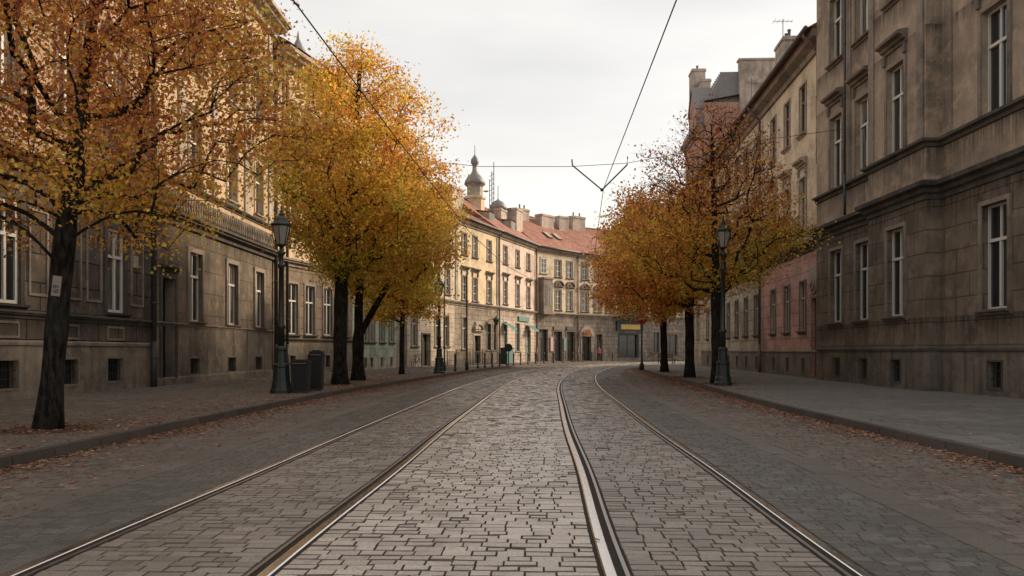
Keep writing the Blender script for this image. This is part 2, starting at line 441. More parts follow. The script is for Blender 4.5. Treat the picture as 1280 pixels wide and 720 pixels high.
# ------------------------------------------------------------------ buildings
MC={}
def cached(key,fn):
    if key not in MC: MC[key]=fn()
    return MC[key]
def ring(b,w,h,t,y0,y1,bottom=True):
    b.box(-w/2,-w/2+t,y0,y1,0,h); b.box(w/2-t,w/2,y0,y1,0,h)
    b.box(-w/2+t,w/2-t,y0,y1,h-t,h)
    if bottom: b.box(-w/2+t,w/2-t,y0,y1,0,t)
def hood_mesh(style,w,mat):
    b=MB(); W=w/2+.22
    if style=='flat':
        b.sweep([(-W,0),(W,0)],[(0,0),(.06,0),(.07,.08),(.16,.12),(.18,.2),(.34,.25),(.36,.34),(.30,.37),(0,.43)])
        for s in (-1,1): b.box(s*(w/2+.1)-.07,s*(w/2+.1)+.07,-.10,0,-.35,-.002)
    elif style=='low':
        b.sweep([(-W,0),(W,0)],[(0,0),(.06,0),(.10,.08),(.22,.12),(.22,.2),(0,.26)])
    else:
        b.sweep([(-W,0),(W,0)],[(0,0),(.08,0),(.12,.1),(.28,.14),(.28,.22),(0,.24)])
        n=9; 
        for i in range(n):
            a0=math.pi*i/n; a1=math.pi*(i+1)/n
            f=(lambda a:(W*math.cos(a),.24+ (.5*math.sin(a) if style=='round' else .5*(1-abs(math.cos(a))))))
            (xa,za),(xb,zb)=f(a0),f(a1)
            for (ya,yb,o) in ((-.28,0,.0),):
                b.face([(xa,ya,za+.12),(xb,ya,zb+.12),(xb,ya,zb),(xa,ya,za)]); b.face([(xa,ya,za+.12),(xa,yb,za+.12),(xb,yb,zb+.12),(xb,ya,zb+.12)])
                b.face([(xa,ya,za),(xb,ya,zb),(xb,yb,zb),(xa,yb,za)])
        b.lathe([(.0,-.06),(.16,-.03),(.18,.05),(.1,.16),(.0,.2)],8,(0,-.05,.3))
    return b.mesh('hood_'+style,mat)
def window(parent,x,y,z,w,h,rev=.28,frame='white_wood',trim='stone_mid',hood=None,sill=True,glass='glass',casing=.13,style='cross',door=False,barred=False,label=None,proud=.045,fw=.07):
    nm='basement_window' if barred else ('door' if door else 'window')
    def cas():
        b=MB(); c=casing
        b.box(-w/2-c,-w/2,-proud,.0,0,h+c); b.box(w/2,w/2+c,-proud,.0,0,h+c); b.box(-w/2,w/2,-proud,.0,h,h+c)
        b.box(-w/2-c-.03,-w/2-c,-proud*.5,0,0,h+c); b.box(w/2+c,w/2+c+.03,-proud*.5,0,0,h+c)
        return b.mesh('casing',M[trim])
    def fr():
        b=MB(); y0,y1=rev-.08,rev-.015
        if barred:
            n=max(2,int(w/.13))
            for i in range(1,n): b.box(-w/2+w*i/n-.009,-w/2+w*i/n+.009,.05,.068,0,h)
            for i in range(1,3): b.box(-w/2,w/2,.07,.082,h*i/3-.012,h*i/3+.012)
            return b.mesh('grille',M['iron'])
        ring(b,w,h,fw,y0,y1)
        if door:
            b.box(-.03,.03,y0,y1,fw,h*.74-.03); b.box(-w/2+fw,w/2-fw,y0-.02,y1,h*.74-.03,h*.74+.05)
            for s in (-1,1):
                for k in range(3):
                    xx=s*w/4; b.box(xx-w/4+.12,xx+w/4-.12,y0+.02,y1-.01,.15+k*h*.23,.1+(k+1)*h*.22)
        elif style=='cross':
            t=h*.66; b.box(-.045,.045,y0-.012,y1,fw,t-.045); b.box(-.03,.03,y0,y1,t+.045,h-fw); b.box(-w/2+fw,w/2-fw,y0-.03,y1,t-.045,t+.045)
        elif style=='six':
            b.box(-.03,.03,y0,y1,fw,h-fw)
            for q in (.34,.67): b.box(-w/2+fw,-.03,y0,y1,h*q-.02,h*q+.02); b.box(.03,w/2-fw,y0,y1,h*q-.02,h*q+.02)
        return b.mesh('frame',M[frame])
    def pn():
        b=MB(); yy=rev-.03
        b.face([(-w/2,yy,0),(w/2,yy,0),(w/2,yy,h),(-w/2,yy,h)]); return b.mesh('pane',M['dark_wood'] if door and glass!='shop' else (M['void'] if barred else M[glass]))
    def sl():
        b=MB(); W=w/2+casing+.05
        b.sweep([(-W,0),(W,0)],[(0,-.17),(.05,-.16),(.09,-.09),(.17,-.07),(.18,-.01),(.0,.0)])
        b.box(-w/2+.001,w/2-.001,0,rev-.082,-.02,.012)
        return b.mesh('sill',M[trim])
    key=(round(w,3),round(h,3),rev,frame,trim,casing,style,door,barred,glass,proud,fw)
    if barred:
        def bc():
            b=MB(); ring(b,w+.12,h+.12,.06,-.02,0.0); 
            return b.mesh('casing',M[trim])
        o=link(nm,cached(key+('b',),bc),parent,(x,y,z-.06)); 
        link('pane',cached(key+('p',),pn),o,(0,0,.06)); link('grille',cached(key+('f',),fr),o,(0,0,.06)); return o
    o=link(nm,cached(key+('c',),cas),parent,(x,y,z))
    if label: o['label']=label
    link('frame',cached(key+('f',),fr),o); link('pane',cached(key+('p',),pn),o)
    if sill and not door: link('sill',cached(key+('s',),sl),o)
    if hood: link('hood',cached((hood,w,trim),lambda:hood_mesh(hood,w,M[trim])),o,(0,0,h+casing+.12+(.25 if hood=='flat' else 0)))
    return o

def facade(name,label,cat,P0,P1,H,depth,mats,wins,path=None,matfn=None,zb=(),xb=(),group=None):
    """local x runs along the street, -y faces the street"""
    P0=Vector(P0);P1=Vector(P1);L=(P1-P0).length; rot=math.atan2(P1.y-P0.y,P1.x-P0.x)
    t=thing(name,label,cat,(P0.x,P0.y,.12),rot,group)
    path=path or [(0,0),(L,0)]
    if path[-1][0] is None: path[-1]=(L,path[-1][1])
    b=MB(); z0=-.3
    for (xa,ya),(xc,yc) in zip(path[:-1],path[1:]):
        if abs(xa-xc)<1e-6:
            for za,ze in zip(sorted({z0,H,*zb})[:-1],sorted({z0,H,*zb})[1:]):
                m=matfn(xa,(za+ze)/2) if matfn else 0
                q=[(xa,ya,za),(xa,yc,za),(xa,yc,ze),(xa,ya,ze)]
                b.face(q,m)
            continue
        ws=[w for w in wins if xa<w['x']<xc]
        xs=sorted({xa,xc,*[w['x']-w['w']/2 for w in ws],*[w['x']+w['w']/2 for w in ws],*[x for x in xb if xa<x<xc]})
        zs=sorted({z0,H,*[w['z'] for w in ws],*[w['z']+w['h'] for w in ws],*zb})
        for i in range(len(xs)-1):
            for j in range(len(zs)-1):
                cx,cz=(xs[i]+xs[i+1])/2,(zs[j]+zs[j+1])/2
                if any(abs(cx-w['x'])<w['w']/2 and w['z']<cz<w['z']+w['h'] for w in ws): continue
                b.face([(xs[i],ya,zs[j]),(xs[i+1],ya,zs[j]),(xs[i+1],ya,zs[j+1]),(xs[i],ya,zs[j+1])],matfn(cx,cz) if matfn else 0)
        for w in ws:
            x0,x1,a,c=w['x']-w['w']/2,w['x']+w['w']/2,w['z'],w['z']+w['h']; r=w.get('rev',.28); m=matfn(w['x'],(a+c)/2) if matfn else 0
            y=ya
            b.face([(x0,y,a),(x0,y,c),(x0,y+r,c),(x0,y+r,a)],m); b.face([(x1,y,c),(x1,y,a),(x1,y+r,a),(x1,y+r,c)],m)
            b.face([(x0,y,c),(x1,y,c),(x1,y+r,c),(x0,y+r,c)],m); b.face([(x1,y,a),(x0,y,a),(x0,y+r,a),(x1,y+r,a)],m)
            w['y']=ya
    y0,y1=path[0][1],path[-1][1]
    b.face([(0,y0,z0),(0,y0,H),(0,depth,H),(0,depth,z0)]); b.face([(L,y1,H),(L,y1,z0),(L,depth,z0),(L,depth,H)])
    b.face([(0,depth,z0),(0,depth,H),(L,depth,H),(L,depth,z0)]); b.face([(0,y0,H)]+[(L,y1,H),(L,depth,H),(0,depth,H)])
    link('wall',b.mesh('wall',mats),t)
    for w in wins:
        kw={k:v for k,v in w.items() if k not in('x','y','z','w','h')}
        window(t,w['x'],w.get('y',0),w['z'],w['w'],w['h'],**kw)
    return t,path,L
def moulding(t,name,path,prof,mat,x0=None,x1=None):
    p=path
    if x0 is not None: p=[(x0,path[0][1]),(x1,path[0][1])]
    b=MB(); b.sweep(p,prof); return link(name,b.mesh(name,M[mat]),t)
def pcorn(z,d,h): return [(0,z),(d*.25,z),(d*.3,z+h*.3),(d*.75,z+h*.45),(d*.8,z+h*.6),(d,z+h*.65),(d,z+h*.85),(d*.9,z+h*.9),(0,z+h)]
def pband(z,d,h): return [(0,z),(d,z+.01),(d,z+h-.02),(0,z+h)]
def drainpipe(t,x,y,z0,z1,r=.055,mat='pipe',top=None):
    b=MB(); pts=[(x,y-.12,z0),(x,y-.12,z1)]
    if top: pts=[(x,y-.12,z0),(x,y-.12,z1-.9),(x,y-top*.6,z1-.45),(x,y-top,z1-.2),(x,y-top,z1)]
    b.tube(pts,r,10); 
    for z in np.arange(z0+1.,z1-1,1.9): b.tube([(x,y-.12,z),(x,y-.12,z+.06)],r*1.35,10)
    b.tube([(x,y-.12,z0),(x,y-.12,z0+1.6)],r*1.25,10)
    return link('drainpipe',b.mesh('drainpipe',M[mat],True),t)
def gable(t,L,H,depth,rise,mat='tile',over=.45,ext=.5,ridge=None,gut=True):
    b=MB(); ry=ridge or depth/2; k=rise/ry; ze=H-over*k*.0
    z0=H+.02
    b.face([(-ext*0,-over,z0),(L+0,-over,z0),(L+ext,ry,z0+rise),(-ext,ry,z0+rise)])
    b.face([(L+ext,ry,z0+rise),(L,depth,z0),(0,depth,z0),(-ext,ry,z0+rise)])
    b.face([(0,-over,z0),(-ext,ry,z0+rise),(0,depth,z0)]); b.face([(L,-over,z0),(L,depth,z0),(L+ext,ry,z0+rise)])
    b.face([(0,-over,z0),(0,depth,z0),(L,depth,z0),(L,-over,z0)])
    b.tube([(-ext,ry,z0+rise),(L+ext,ry,z0+rise)],.13,6)
    o=link('roof',b.mesh('roof',M[mat]),t)
    if gut:
        g=MB(); g.tube([(0,-over-.07,z0-.0),(L,-over-.07,z0-.0)],.09,8); link('gutter',g.mesh('gutter',M['zinc'],True),t)
    return o
def chimney(parent,x,y,z0,z1,w,d,pots=2,mat='chim',name='chimney'):
    b=MB(); b.box(-w/2,w/2,-d/2,d/2,0,z1-z0-.25); b.box(-w/2-.07,w/2+.07,-d/2-.07,d/2+.07,z1-z0-.25,z1-z0-.1); b.box(-w/2-.02,w/2+.02,-d/2-.02,d/2+.02,z1-z0-.1,z1-z0)
    o=link(name,b.mesh(name,M[mat]),parent,(x,y,z0))
    for i in range(pots):
        p=MB(); p.lathe([(.09,0),(.10,.1),(.085,.4),(.12,.42),(.12,.5),(.06,.52)],8); link('chimney_pot',cached('pot',lambda:p.mesh('chimney_pot',M['zinc'],True)),o,((-w/2+w*(i+.5)/pots),0,z1-z0))
    return o
def antenna(x,y,z,h,label,rot=0,n=5,group=None):
    t=thing('roof_antenna',label,'antenna',(x,y,z),rot,group)
    b=MB(); b.tube([(0,0,0),(0,0,h)],.025,6); link('mast',b.mesh('mast',M['zinc']),t)
    b=MB(); b.tube([(-.6,0,h*.9),(.6,0,h*.9)],.016,5)
    for i in range(n):
        xx=-.55+1.1*i/(n-1); b.tube([(xx,-.35+.04*i,h*.9),(xx,.35-.04*i,h*.9)],.012,5)
    link('boom',b.mesh('boom',M['zinc']),t); return t

# --- R1: brown house, right
m_r1u=stucco('brown_stucco_upper',ledges=((7.65,1.0),(11.45,.5),(13.0,.9)),col=(.41,.325,.245),grime=.38,warm=(.52,.40,.285))
m_r1g=stucco('brown_block_render',ledges=((6.05,.9),(2.3,.8)),col=(.215,.172,.132),grime=.45,groove=.34,blocks=(1.35,.72),warm=(.31,.245,.185))
m_r1p=stucco('rough_dark_plinth',(.20,.172,.142),.9)
def D2x(D): return 34.8-D
cols=[2.1,4.55,7.9,12.6,15.9,19.2,22.5]
wins=[]
for i,x in enumerate(cols):
    wins.append(dict(x=x,z=2.43,w=1.2,h=2.95,rev=.25,trim='stone_mid'))
    wins.append(dict(x=x,z=7.92,w=1.2,h=2.95,rev=.25,trim='stone_mid',hood='flat',sill=False,casing=.15))
    wins.append(dict(x=x,z=13.1,w=1.2,h=2.7,rev=.25,trim='stone_mid'))
    wins.append(dict(x=x,z=.24,w=.62,h=.72,rev=.25,barred=True,trim='stone_dark'))
path=[(0,0),(5.85,0),(5.85,-.38),(9.85,-.38),(9.85,.1),(None,.1)]
t,pth,L=facade('brown_townhouse','tall grimy brown townhouse with deep white framed windows, nearest on the right','townhouse',(13.25,34.8),(13.35,8.5),18.6,11,[m_r1u,m_r1g,m_r1p],wins,path,lambda x,z:2 if z<1.33 else (1 if z<6.2 else 0),(1.33,6.2))
moulding(t,'plinth',pth,[(0,1.27),(.06,1.27),(.07,1.34),(.0,1.4)],'stone_dark')
moulding(t,'storey_cornice',pth,[(0,6.0),(.05,6.0),(.06,6.14),(.16,6.2),(.18,6.32),(.34,6.38),(.36,6.5),(.30,6.54),(0,6.62)],'stone_dark')
moulding(t,'sill_ledge',pth,[(0,7.62),(.06,7.64),(.08,7.74),(.2,7.79),(.21,7.87),(0,7.92)],'stone_dark')
moulding(t,'eaves_cornice',pth,pcorn(17.7,.9,.9),'stone_mid')
for x in (3.35,6.15,9.55,10.3): moulding(t,'lesene',[(x-.2,pth[2][1] if 5.85<x<9.85 else (0 if x<5 else .1)),(x+.2,pth[2][1] if 5.85<x<9.85 else (0 if x<5 else .1))],pband(7.95,.05,9.7),'stone_mid')
drainpipe(t,3.35,-.06,6.6,17.5,.045,'pipe')
R1T=t

# --- R2: cream house with pink ground floor
P0=Vector((15.75,66.5)); P1=Vector((13.6,34.75)); L2=(P1-P0).length
def r2x(D): return (66.5-D)/(66.5-34.75)*L2
m_r2u=stucco('cream_stucco',(.74,.61,.44),.16,warm=(.80,.67,.50),base_dirt=False)
m_r2c=stucco('cream_block_render',(.54,.46,.35),.35,blocks=(1.2,.62),groove=.35)
m_r2k=stucco('pink_block_render',(.64,.38,.32),.22,blocks=(1.2,.62),groove=.3,warm=(.70,.47,.40))
m_r2p=stucco('grey_plinth_render',(.24,.205,.17),.7)
wins=[]
xp=r2x(45.8)
for D in (38,40.7,43.4,47.3,50,52.7,55.4,58.1,60.8,63.5):
    x=r2x(D)
    wins.append(dict(x=x,z=2.2,w=.95,h=2.35,rev=.15,frame='grey_wood',trim='stone_mid' if x<xp else 'stone_mid',casing=.08))
    wins.append(dict(x=x,z=6.95,w=.98,h=2.5,rev=.17,frame='grey_wood',trim='stone_light',hood='flat',sill=False,casing=.12))
    wins.append(dict(x=x,z=11.55,w=.98,h=2.3,rev=.17,frame='brown_wood',trim='stone_light',casing=.1))
    wins.append(dict(x=x,z=.2,w=.5,h=.72,rev=.2,barred=True,trim='stone_mid'))
wins.append(dict(x=r2x(36.2),z=.05,w=.75,h=3.6,rev=.2,frame='red_wood',door=True,trim='stone_mid',casing=.06,label='narrow red door beside the dark brown house'))
t,pth,L=facade('cream_townhouse','long cream townhouse with a pink ground floor on the right side','townhouse',P0,P1,15.3,12,[m_r2u,m_r2c,m_r2p,m_r2k],wins,None,lambda x,z:2 if z<1.25 else ((3 if x>xp else 1) if z<5.9 else 0),(1.25,5.9),(xp,))
moulding(t,'plinth',pth,[(0,1.2),(.05,1.2),(.05,1.25),(.0,1.3)],'stone_mid')
moulding(t,'storey_cornice',pth,pcorn(5.85,.32,.55),'stone_dark')
moulding(t,'sill_ledge',pth,pband(6.7,.16,.22),'stone_mid')
moulding(t,'eaves_cornice',pth,[(0,14.6),(.12,14.6),(.15,14.85),(.5,15.0),(.55,15.3),(0,15.32)],'stone_mid')
gable(t,L,15.32,12,3.6,'tile2',.75,0.1)
drainpipe(t,xp,-.05,0,15.3,.07,'pipe_brown',.75); drainpipe(t,L-.45,-.05,9.5,15.3,.07,'pipe_brown',.75)
for D in (38,40.7):
    g=MB(); x=r2x(D)
    for i in range(9): g.tube([(x-.5+i*.125,-.32,6.95),(x-.5+i*.125,-.32,7.6)],.012,5)
    g.tube([(x-.52,-.32,7.6),(x+.52,-.32,7.6)],.02,5); g.box(x-.56,x+.56,-.36,-.16,6.9,6.95)
    link('balcony_rail',g.mesh('balcony_rail',M['iron']),t)
roof=t
c=chimney(t,r2x(50.5),2.6,15.6,20.7,1.9,.9,3)
R2T=t
# oval relief + boxes
def world_on(t,x,y,z): return Matrix.Translation(t.location)@Matrix.Rotation(t.rotation_euler.z,4,'Z')@Vector((x,y,z))
p=world_on(R2T,r2x(36.3),-.02,4.45)
o=thing('oval_emblem','pale oval relief plaque on the pink wall above the red door','plaque',p,R2T.rotation_euler.z)
b=MB()
def disc(b,rx,rz,y0,y1,n=24):
    a=len(b.v)
    for y,k in ((y0,1.),(y1,.94)):
        for i in range(n): b.v.append((rx*k*math.cos(2*math.pi*i/n),y,rz*k*math.sin(2*math.pi*i/n)))
    for i in range(n): j=(i+1)%n; b.f.append((a+i,a+j,a+n+j,a+n+i)); b.m.append(0)
    b.f.append(tuple(a+n+i for i in range(n))); b.m.append(0)
disc(b,.55,.66,0,-.06); link('backing',b.mesh('backing',M['stone_light']),o)
b=MB(); disc(b,.38,.48,-.06,-.12); disc(b,.2,.28,-.12,-.17); link('relief',b.mesh('relief',M['stone_light']),o)

# --- R3: brick building behind, with gable, tall chimney, firewall
m_r3=M['brick']
P0=Vector((16.15,74.5)); P1=Vector((15.8,66.6))
wins=[]
for x in (1.6,4.0,6.3):
    for z,h in ((2.3,2.3),(6.9,2.4),(11.4,2.3),(15.6,2.2)): wins.append(dict(x=x,z=z,w=1.0,h=h,rev=.2,frame='grey_wood',trim='stone_light',glass='glass_far'))
t,pth,L=facade('brick_townhouse','tall weathered red brick house rising behind the cream house on the right','townhouse',P0,P1,20.2,10,[m_r3,m_r2c],wins,None,lambda x,z:1 if z<5.8 else 0,(5.8,))
moulding(t,'storey_cornice',pth,pband(5.8,.2,.3),'stone_mid'); moulding(t,'eaves_cornice',pth,pcorn(19.5,.5,.7),'stone_mid')
b=MB()   # steep grey roof with front gable
b.face([(0,-.4,20.22),(L,-.4,20.22),(L,1.6,24.4),(0,1.6,24.4)]); b.face([(0,1.6,24.4),(L,1.6,24.4),(L,8.5,24.6),(0,8.5,24.6)])
b.face([(L,-.4,20.22),(L,10,20.22),(L,8.5,24.6),(L,1.6,24.4)]); b.face([(0,-.4,20.22),(0,1.6,24.4),(0,8.5,24.6),(0,10,20.22)]); b.face([(0,10,20.22),(0,8.5,24.6),(L,8.5,24.6),(L,10,20.22)])
for i in range(1,14): b.box(L*i/14-.02,L*i/14+.02,1.6,8.5,24.45,24.62)
rf=link('roof',b.mesh('roof',M['copper']),t)
b=MB()
b.face([(4.6,-.45,20.1),(7.6,-.45,20.1),(7.6,-.45,21.6),(6.1,-.45,23.6),(4.6,-.45,21.6)]); b.box(5.6,6.6,-.47,-.45,20.6,22.)
b.face([(4.5,-.6,21.5),(6.1,-.6,23.75),(6.1,2.0,23.75),(4.5,2,21.5)],1); b.face([(7.7,-.6,21.5),(7.7,2,21.5),(6.1,2,23.75),(6.1,-.6,23.75)],1)
b.face([(4.6,-.45,20.1),(4.6,-.45,21.6),(4.6,2,21.6),(4.6,2,20.1)]); b.face([(7.6,-.45,20.1),(7.6,2,20.1),(7.6,2,21.6),(7.6,-.45,21.6)])
link('dormer',b.mesh('dormer',[m_r3,M['copper']]),t)
chimney(t,1.0,.9,19,26.9,1.5,1.2,1); chimney(t,2.4,1.3,22,25.6,.9,.9,0)
b=MB(); b.box(L-.1,L+.5,3.0,7.2,14,25.2); b.box(L-.2,L+.6,2.9,7.3,25.2,25.35); link('firewall',b.mesh('firewall',M['chim']),t)
b=MB(); b.box(L-.1,L+.4,.2,3.0,14,21.8); b.face([(L-.2,.1,21.9),(L+.6,.1,21.9),(L+.6,3,22.4),(L-.2,3,22.4)],1); link('lower_firewall',b.mesh('lower_firewall',[m_r3,M['zinc']]),t)
antenna(19.3,64.5,19.2,4.2,'aerial with a dish standing against the pale firewall on the right',.4)
antenna(17.0,50.2,20.7,1.5,'short aerial on the chimney of the cream house')

# --- Left buildings
m_b1u=stucco('ochre_stucco_upper',(.42,.295,.195),.4,warm=(.52,.37,.25))
m_b1g=stucco('grey_brown_blocks',ledges=((6.05,.9),(2.2,.5)),col=(.155,.122,.096),grime=.55,blocks=(1.15,.78),warm=(.26,.205,.16))
m_b1p=stucco('stained_plinth_render',(.30,.25,.195),.6,warm=(.38,.31,.24))
wins=[]
B1=(Vector((-13.35,8.0)),Vector((-12.62,28.1)))
for x in (4.4,7.1,9.8,12.4,17.65):
    if x not in (15.1,): wins.append(dict(x=x,z=2.48,w=1.05,h=2.7,rev=.12,casing=.16,trim='stone_dark',fw=.10))
for x in (4.4,7.1,9.8,12.4,15.1,17.65):
    wins.append(dict(x=x,z=7.9,w=1.05,h=2.7,rev=.18,hood='flat',trim='stone_mid',casing=.14,sill=False)); wins.append(dict(x=x,z=12.6,w=1.05,h=2.6,rev=.18,hood='low',trim='stone_mid'))
    wins.append(dict(x=x,z=.3,w=.95,h=.72,rev=.25,barred=True,trim='stone_mid'))
t,pth,L=facade('grey_townhouse','soot darkened townhouse with white framed windows behind the nearest tree, far left','townhouse',*B1,18,12,[m_b1u,m_b1g,m_b1p],wins,None,lambda x,z:2 if z<1.5 else (1 if z<6.1 else 0),(1.5,6.1))
moulding(t,'storey_cornice',pth,pcorn(6.0,.42,.5),'stone_dark'); moulding(t,'plinth',pth,[(0,1.42),(.05,1.42),(.06,1.5),(.0,1.55)],'stone_mid')
moulding(t,'sill_ledge',pth,pcorn(2.12,.17,.22),'stone_dark'); moulding(t,'upper_ledge',pth,pband(7.6,.14,.2),'stone_dark')
moulding(t,'eaves_cornice',pth,pcorn(17.2,.8,.9),'stone_mid')
b=MB()
for x in (5.75,8.45,11.1,13.7,15.1,16.4,19.0):
    w=.42 if x!=15.1 else .62
    ring2=[(x-w,2.75,x-w+.07,5.1),(x+w-.07,2.75,x+w,5.1),(x-w+.07,2.75,x+w-.07,2.82),(x-w+.07,5.03,x+w-.07,5.1)]
    for (x0,z0,x1,z1) in ring2: b.box(x0,x1,-.04,0,z0,z1)
for x in (4.4,7.1,9.8,12.4,15.1,17.65):
    for (x0,z0,x1,z1) in ((x-.5,1.6,x+.5,1.66),(x-.5,1.98,x+.5,2.04),(x-.5,1.66,x-.44,1.98),(x+.44,1.66,x+.5,1.98)): b.box(x0,x1,-.03,0,z0,z1)
link('wall_panels',b.mesh('wall_panels',M['stone_mid']),t)
drainpipe(t,L-.25,-.05,0,17.5,.09,'pipe')
o=MB(); o.box(-.16,.16,-.03,0,-.2,.2); pl=link('wall_plate',o.mesh('wall_plate',M['stone_light']),t,(18.9,0,4.25))

wins=[]
B2=(Vector((-12.6,28.15)),Vector((-12.38,41.6)))
m_b2u=stucco('warm_stucco_upper',(.55,.40,.26),.3,warm=(.64,.48,.33))
m_b2g=stucco('stained_brown_stucco',ledges=((6.0,1.),(2.3,.6)),col=(.215,.168,.127),grime=.6,blocks=(1.6,.9),groove=.3,warm=(.31,.245,.185))
m_b2p=stucco('stained_brown_plinth',(.24,.20,.155),.8,warm=(.34,.28,.22))
for x in (3.5,7.5,11.1):
    wins.append(dict(x=x,z=2.42,w=1.2,h=2.7,rev=.19,trim='stone_mid',casing=.18,proud=.07)); wins.append(dict(x=x,z=7.9,w=1.15,h=2.5,rev=.25,hood='low',trim='stone_light'))
    wins.append(dict(x=x,z=12.3,w=1.15,h=2.5,rev=.25,trim='stone_light',hood='low')); wins.append(dict(x=x,z=.35,w=.95,h=.62,rev=.3,barred=True,trim='stone_mid'))
wins.append(dict(x=1.15,z=.02,w=1.1,h=3.9,rev=.45,door=True,frame='dark_wood',trim='stone_dark',casing=.16))
t,pth,L=facade('stained_townhouse','stained brown townhouse with three deep ground floor windows left of the street lamp','townhouse',*B2,18.2,12,[m_b2u,m_b2g,m_b2p],wins,None,lambda x,z:2 if z<2.3 else (1 if z<6.1 else 0),(2.3,6.1))
moulding(t,'storey_cornice',pth,pcorn(5.95,.45,.5),'stone_dark'); moulding(t,'plinth',pth,[(0,-.2),(.05,-.2),(.05,.26),(.0,.3)],'stone_mid')
moulding(t,'sill_ledge',pth,pcorn(2.18,.1,.14),'stone_mid'); moulding(t,'parapet_ledge',pth,pcorn(7.45,.2,.22),'stone_dark')
moulding(t,'eaves_cornice',pth,pcorn(17.4,.95,.85),'stone_light')
b=MB()
for x in np.arange(.5,13,.24): b.lathe([(.05,0),(.075,.12),(.045,.3),(.08,.55),(.05,.7)],6,(x,-.11,6.5))
link('balustrade',b.mesh('balustrade',M['stone_mid'],True),t)
for x in (2.2,5.5,9.3,12.75): moulding(t,'pilaster',[(x-.28,0),(x+.28,0)],pband(7.7,.08,9.6),'stone_light')
moulding(t,'door_arch',[(.4,0),(1.9,0)],pcorn(4.15,.2,.25),'stone_dark')
drainpipe(t,L-.15,-.05,0,17.5,.10,'pipe')
b=MB(); b.face([(0,.5,18.4),(L,.5,18.4),(L,4,22.),(0,4,22.)]); b.face([(0,4,22),(L,4,22),(L,12,18.4),(0,12,18.4)]); b.face([(L,.5,18.4),(L,12,18.4),(L,4,22)]); b.face([(0,.5,18.4),(0,4,22),(0,12,18.4)])
link('roof',b.mesh('roof',M['tile2']),t)

wins=[]
B3=(Vector((-12.36,41.65)),Vector((-10.0,50.0)))
m_b3u=stucco('peach_stucco_upper',(.64,.47,.31),.2,warm=(.70,.53,.37),base_dirt=False)
m_b3g=stucco('tan_block_render',(.29,.225,.165),.5,blocks=(1.1,.62),groove=.4)
for x in (1.75,3.55,5.6,7.6):
    wins.append(dict(x=x,z=2.15,w=1.0,h=2.75,rev=.16,trim='stone_mid')); wins.append(dict(x=x,z=7.6,w=.95,h=2.5,rev=.22,hood='low',trim='stone_light')); wins.append(dict(x=x,z=12.2,w=.95,h=2.4,rev=.22,trim='stone_light'))
    wins.append(dict(x=x,z=.3,w=.55,h=.7,rev=.22,barred=True,trim='stone_mid'))
t,pth,L=facade('peach_townhouse','peach coloured townhouse with tall eaves behind the large golden tree','townhouse',*B3,17.2,12,[m_b3u,m_b3g,m_b2p],wins,None,lambda x,z:2 if z<1.7 else (1 if z<5.9 else 0),(1.7,5.9))
moulding(t,'storey_cornice',pth,pcorn(5.8,.35,.45),'stone_mid'); moulding(t,'sill_ledge',pth,pcorn(1.75,.12,.18),'stone_dark'); moulding(t,'eaves_cornice',pth,pcorn(16.3,.95,.95),'stone_light')
drainpipe(t,.95,-.05,0,17,.08,'pipe'); gable(t,L,17.25,12,4,'tile2',.9,.1,gut=False)
b=MB(); b.lathe([(.7,0),(.7,.9),(.85,.95),(.45,1.7),(.1,2.4),(.02,2.9)],8); link('roof_turret',b.mesh('roof_turret',M['copper']),t,(L-3.,2.,17.4))

def simple_house(name,label,P0,P1,H,mats,cols,rows,grnd,rise=4.4,roofmat='tile',extra=None,trim='stone_mid',corn='stone_mid',bandz=5.2,depth=11,basement=True,frame='white_wood'):
    wins=[]
    for x in cols:
        for z,h,w,hd in rows: wins.append(dict(x=x,z=z,w=w,h=h,rev=.18,frame=frame,trim=trim,hood=hd,glass='glass_far',casing=.12,style='six'))
    wins+=grnd
    t,pth,L=facade(name,label,'townhouse',P0,P1,H,depth,mats,wins,None,lambda x,z:2 if z<.7 and len(mats)>2 else (1 if z<bandz else 0),(.7,bandz))
    if bandz: moulding(t,'storey_cornice',pth,pcorn(bandz,.3,.4),corn)
    moulding(t,'eaves_cornice',pth,pcorn(H-.55,.42,.55),corn)
    gable(t,L,H,depth,rise,roofmat,.5,.35)
    return t,pth,L
# green
m_gr=stucco('pale_green_stucco',(.50,.58,.42),.2,blocks=(1.0,.7),groove=.2)
m_bz=stucco('beige_render',(.60,.53,.43),.25)
g=[]
for x in (.9,2.2,3.3,5.2,7.1): g+= [dict(x=x,z=1.85,w=.85,h=2.3,rev=.15,frame='grey_wood',trim='stone_mid',glass='glass_far'),dict(x=x,z=.15,w=.5,h=.65,rev=.15,barred=True,trim='stone_light')]
simple_house('green_townhouse','pale green townhouse with a beige base, between the left tree trunks',Vector((-9.98,50.05)),Vector((-8.4,58)),11.2,[m_gr,m_gr,m_bz],(1.2,3.3,5.2,7.1),((5.9,2.0,.9,'low'),(8.6,1.7,.9,None)),g,3.4,'tile2',bandz=4.9)
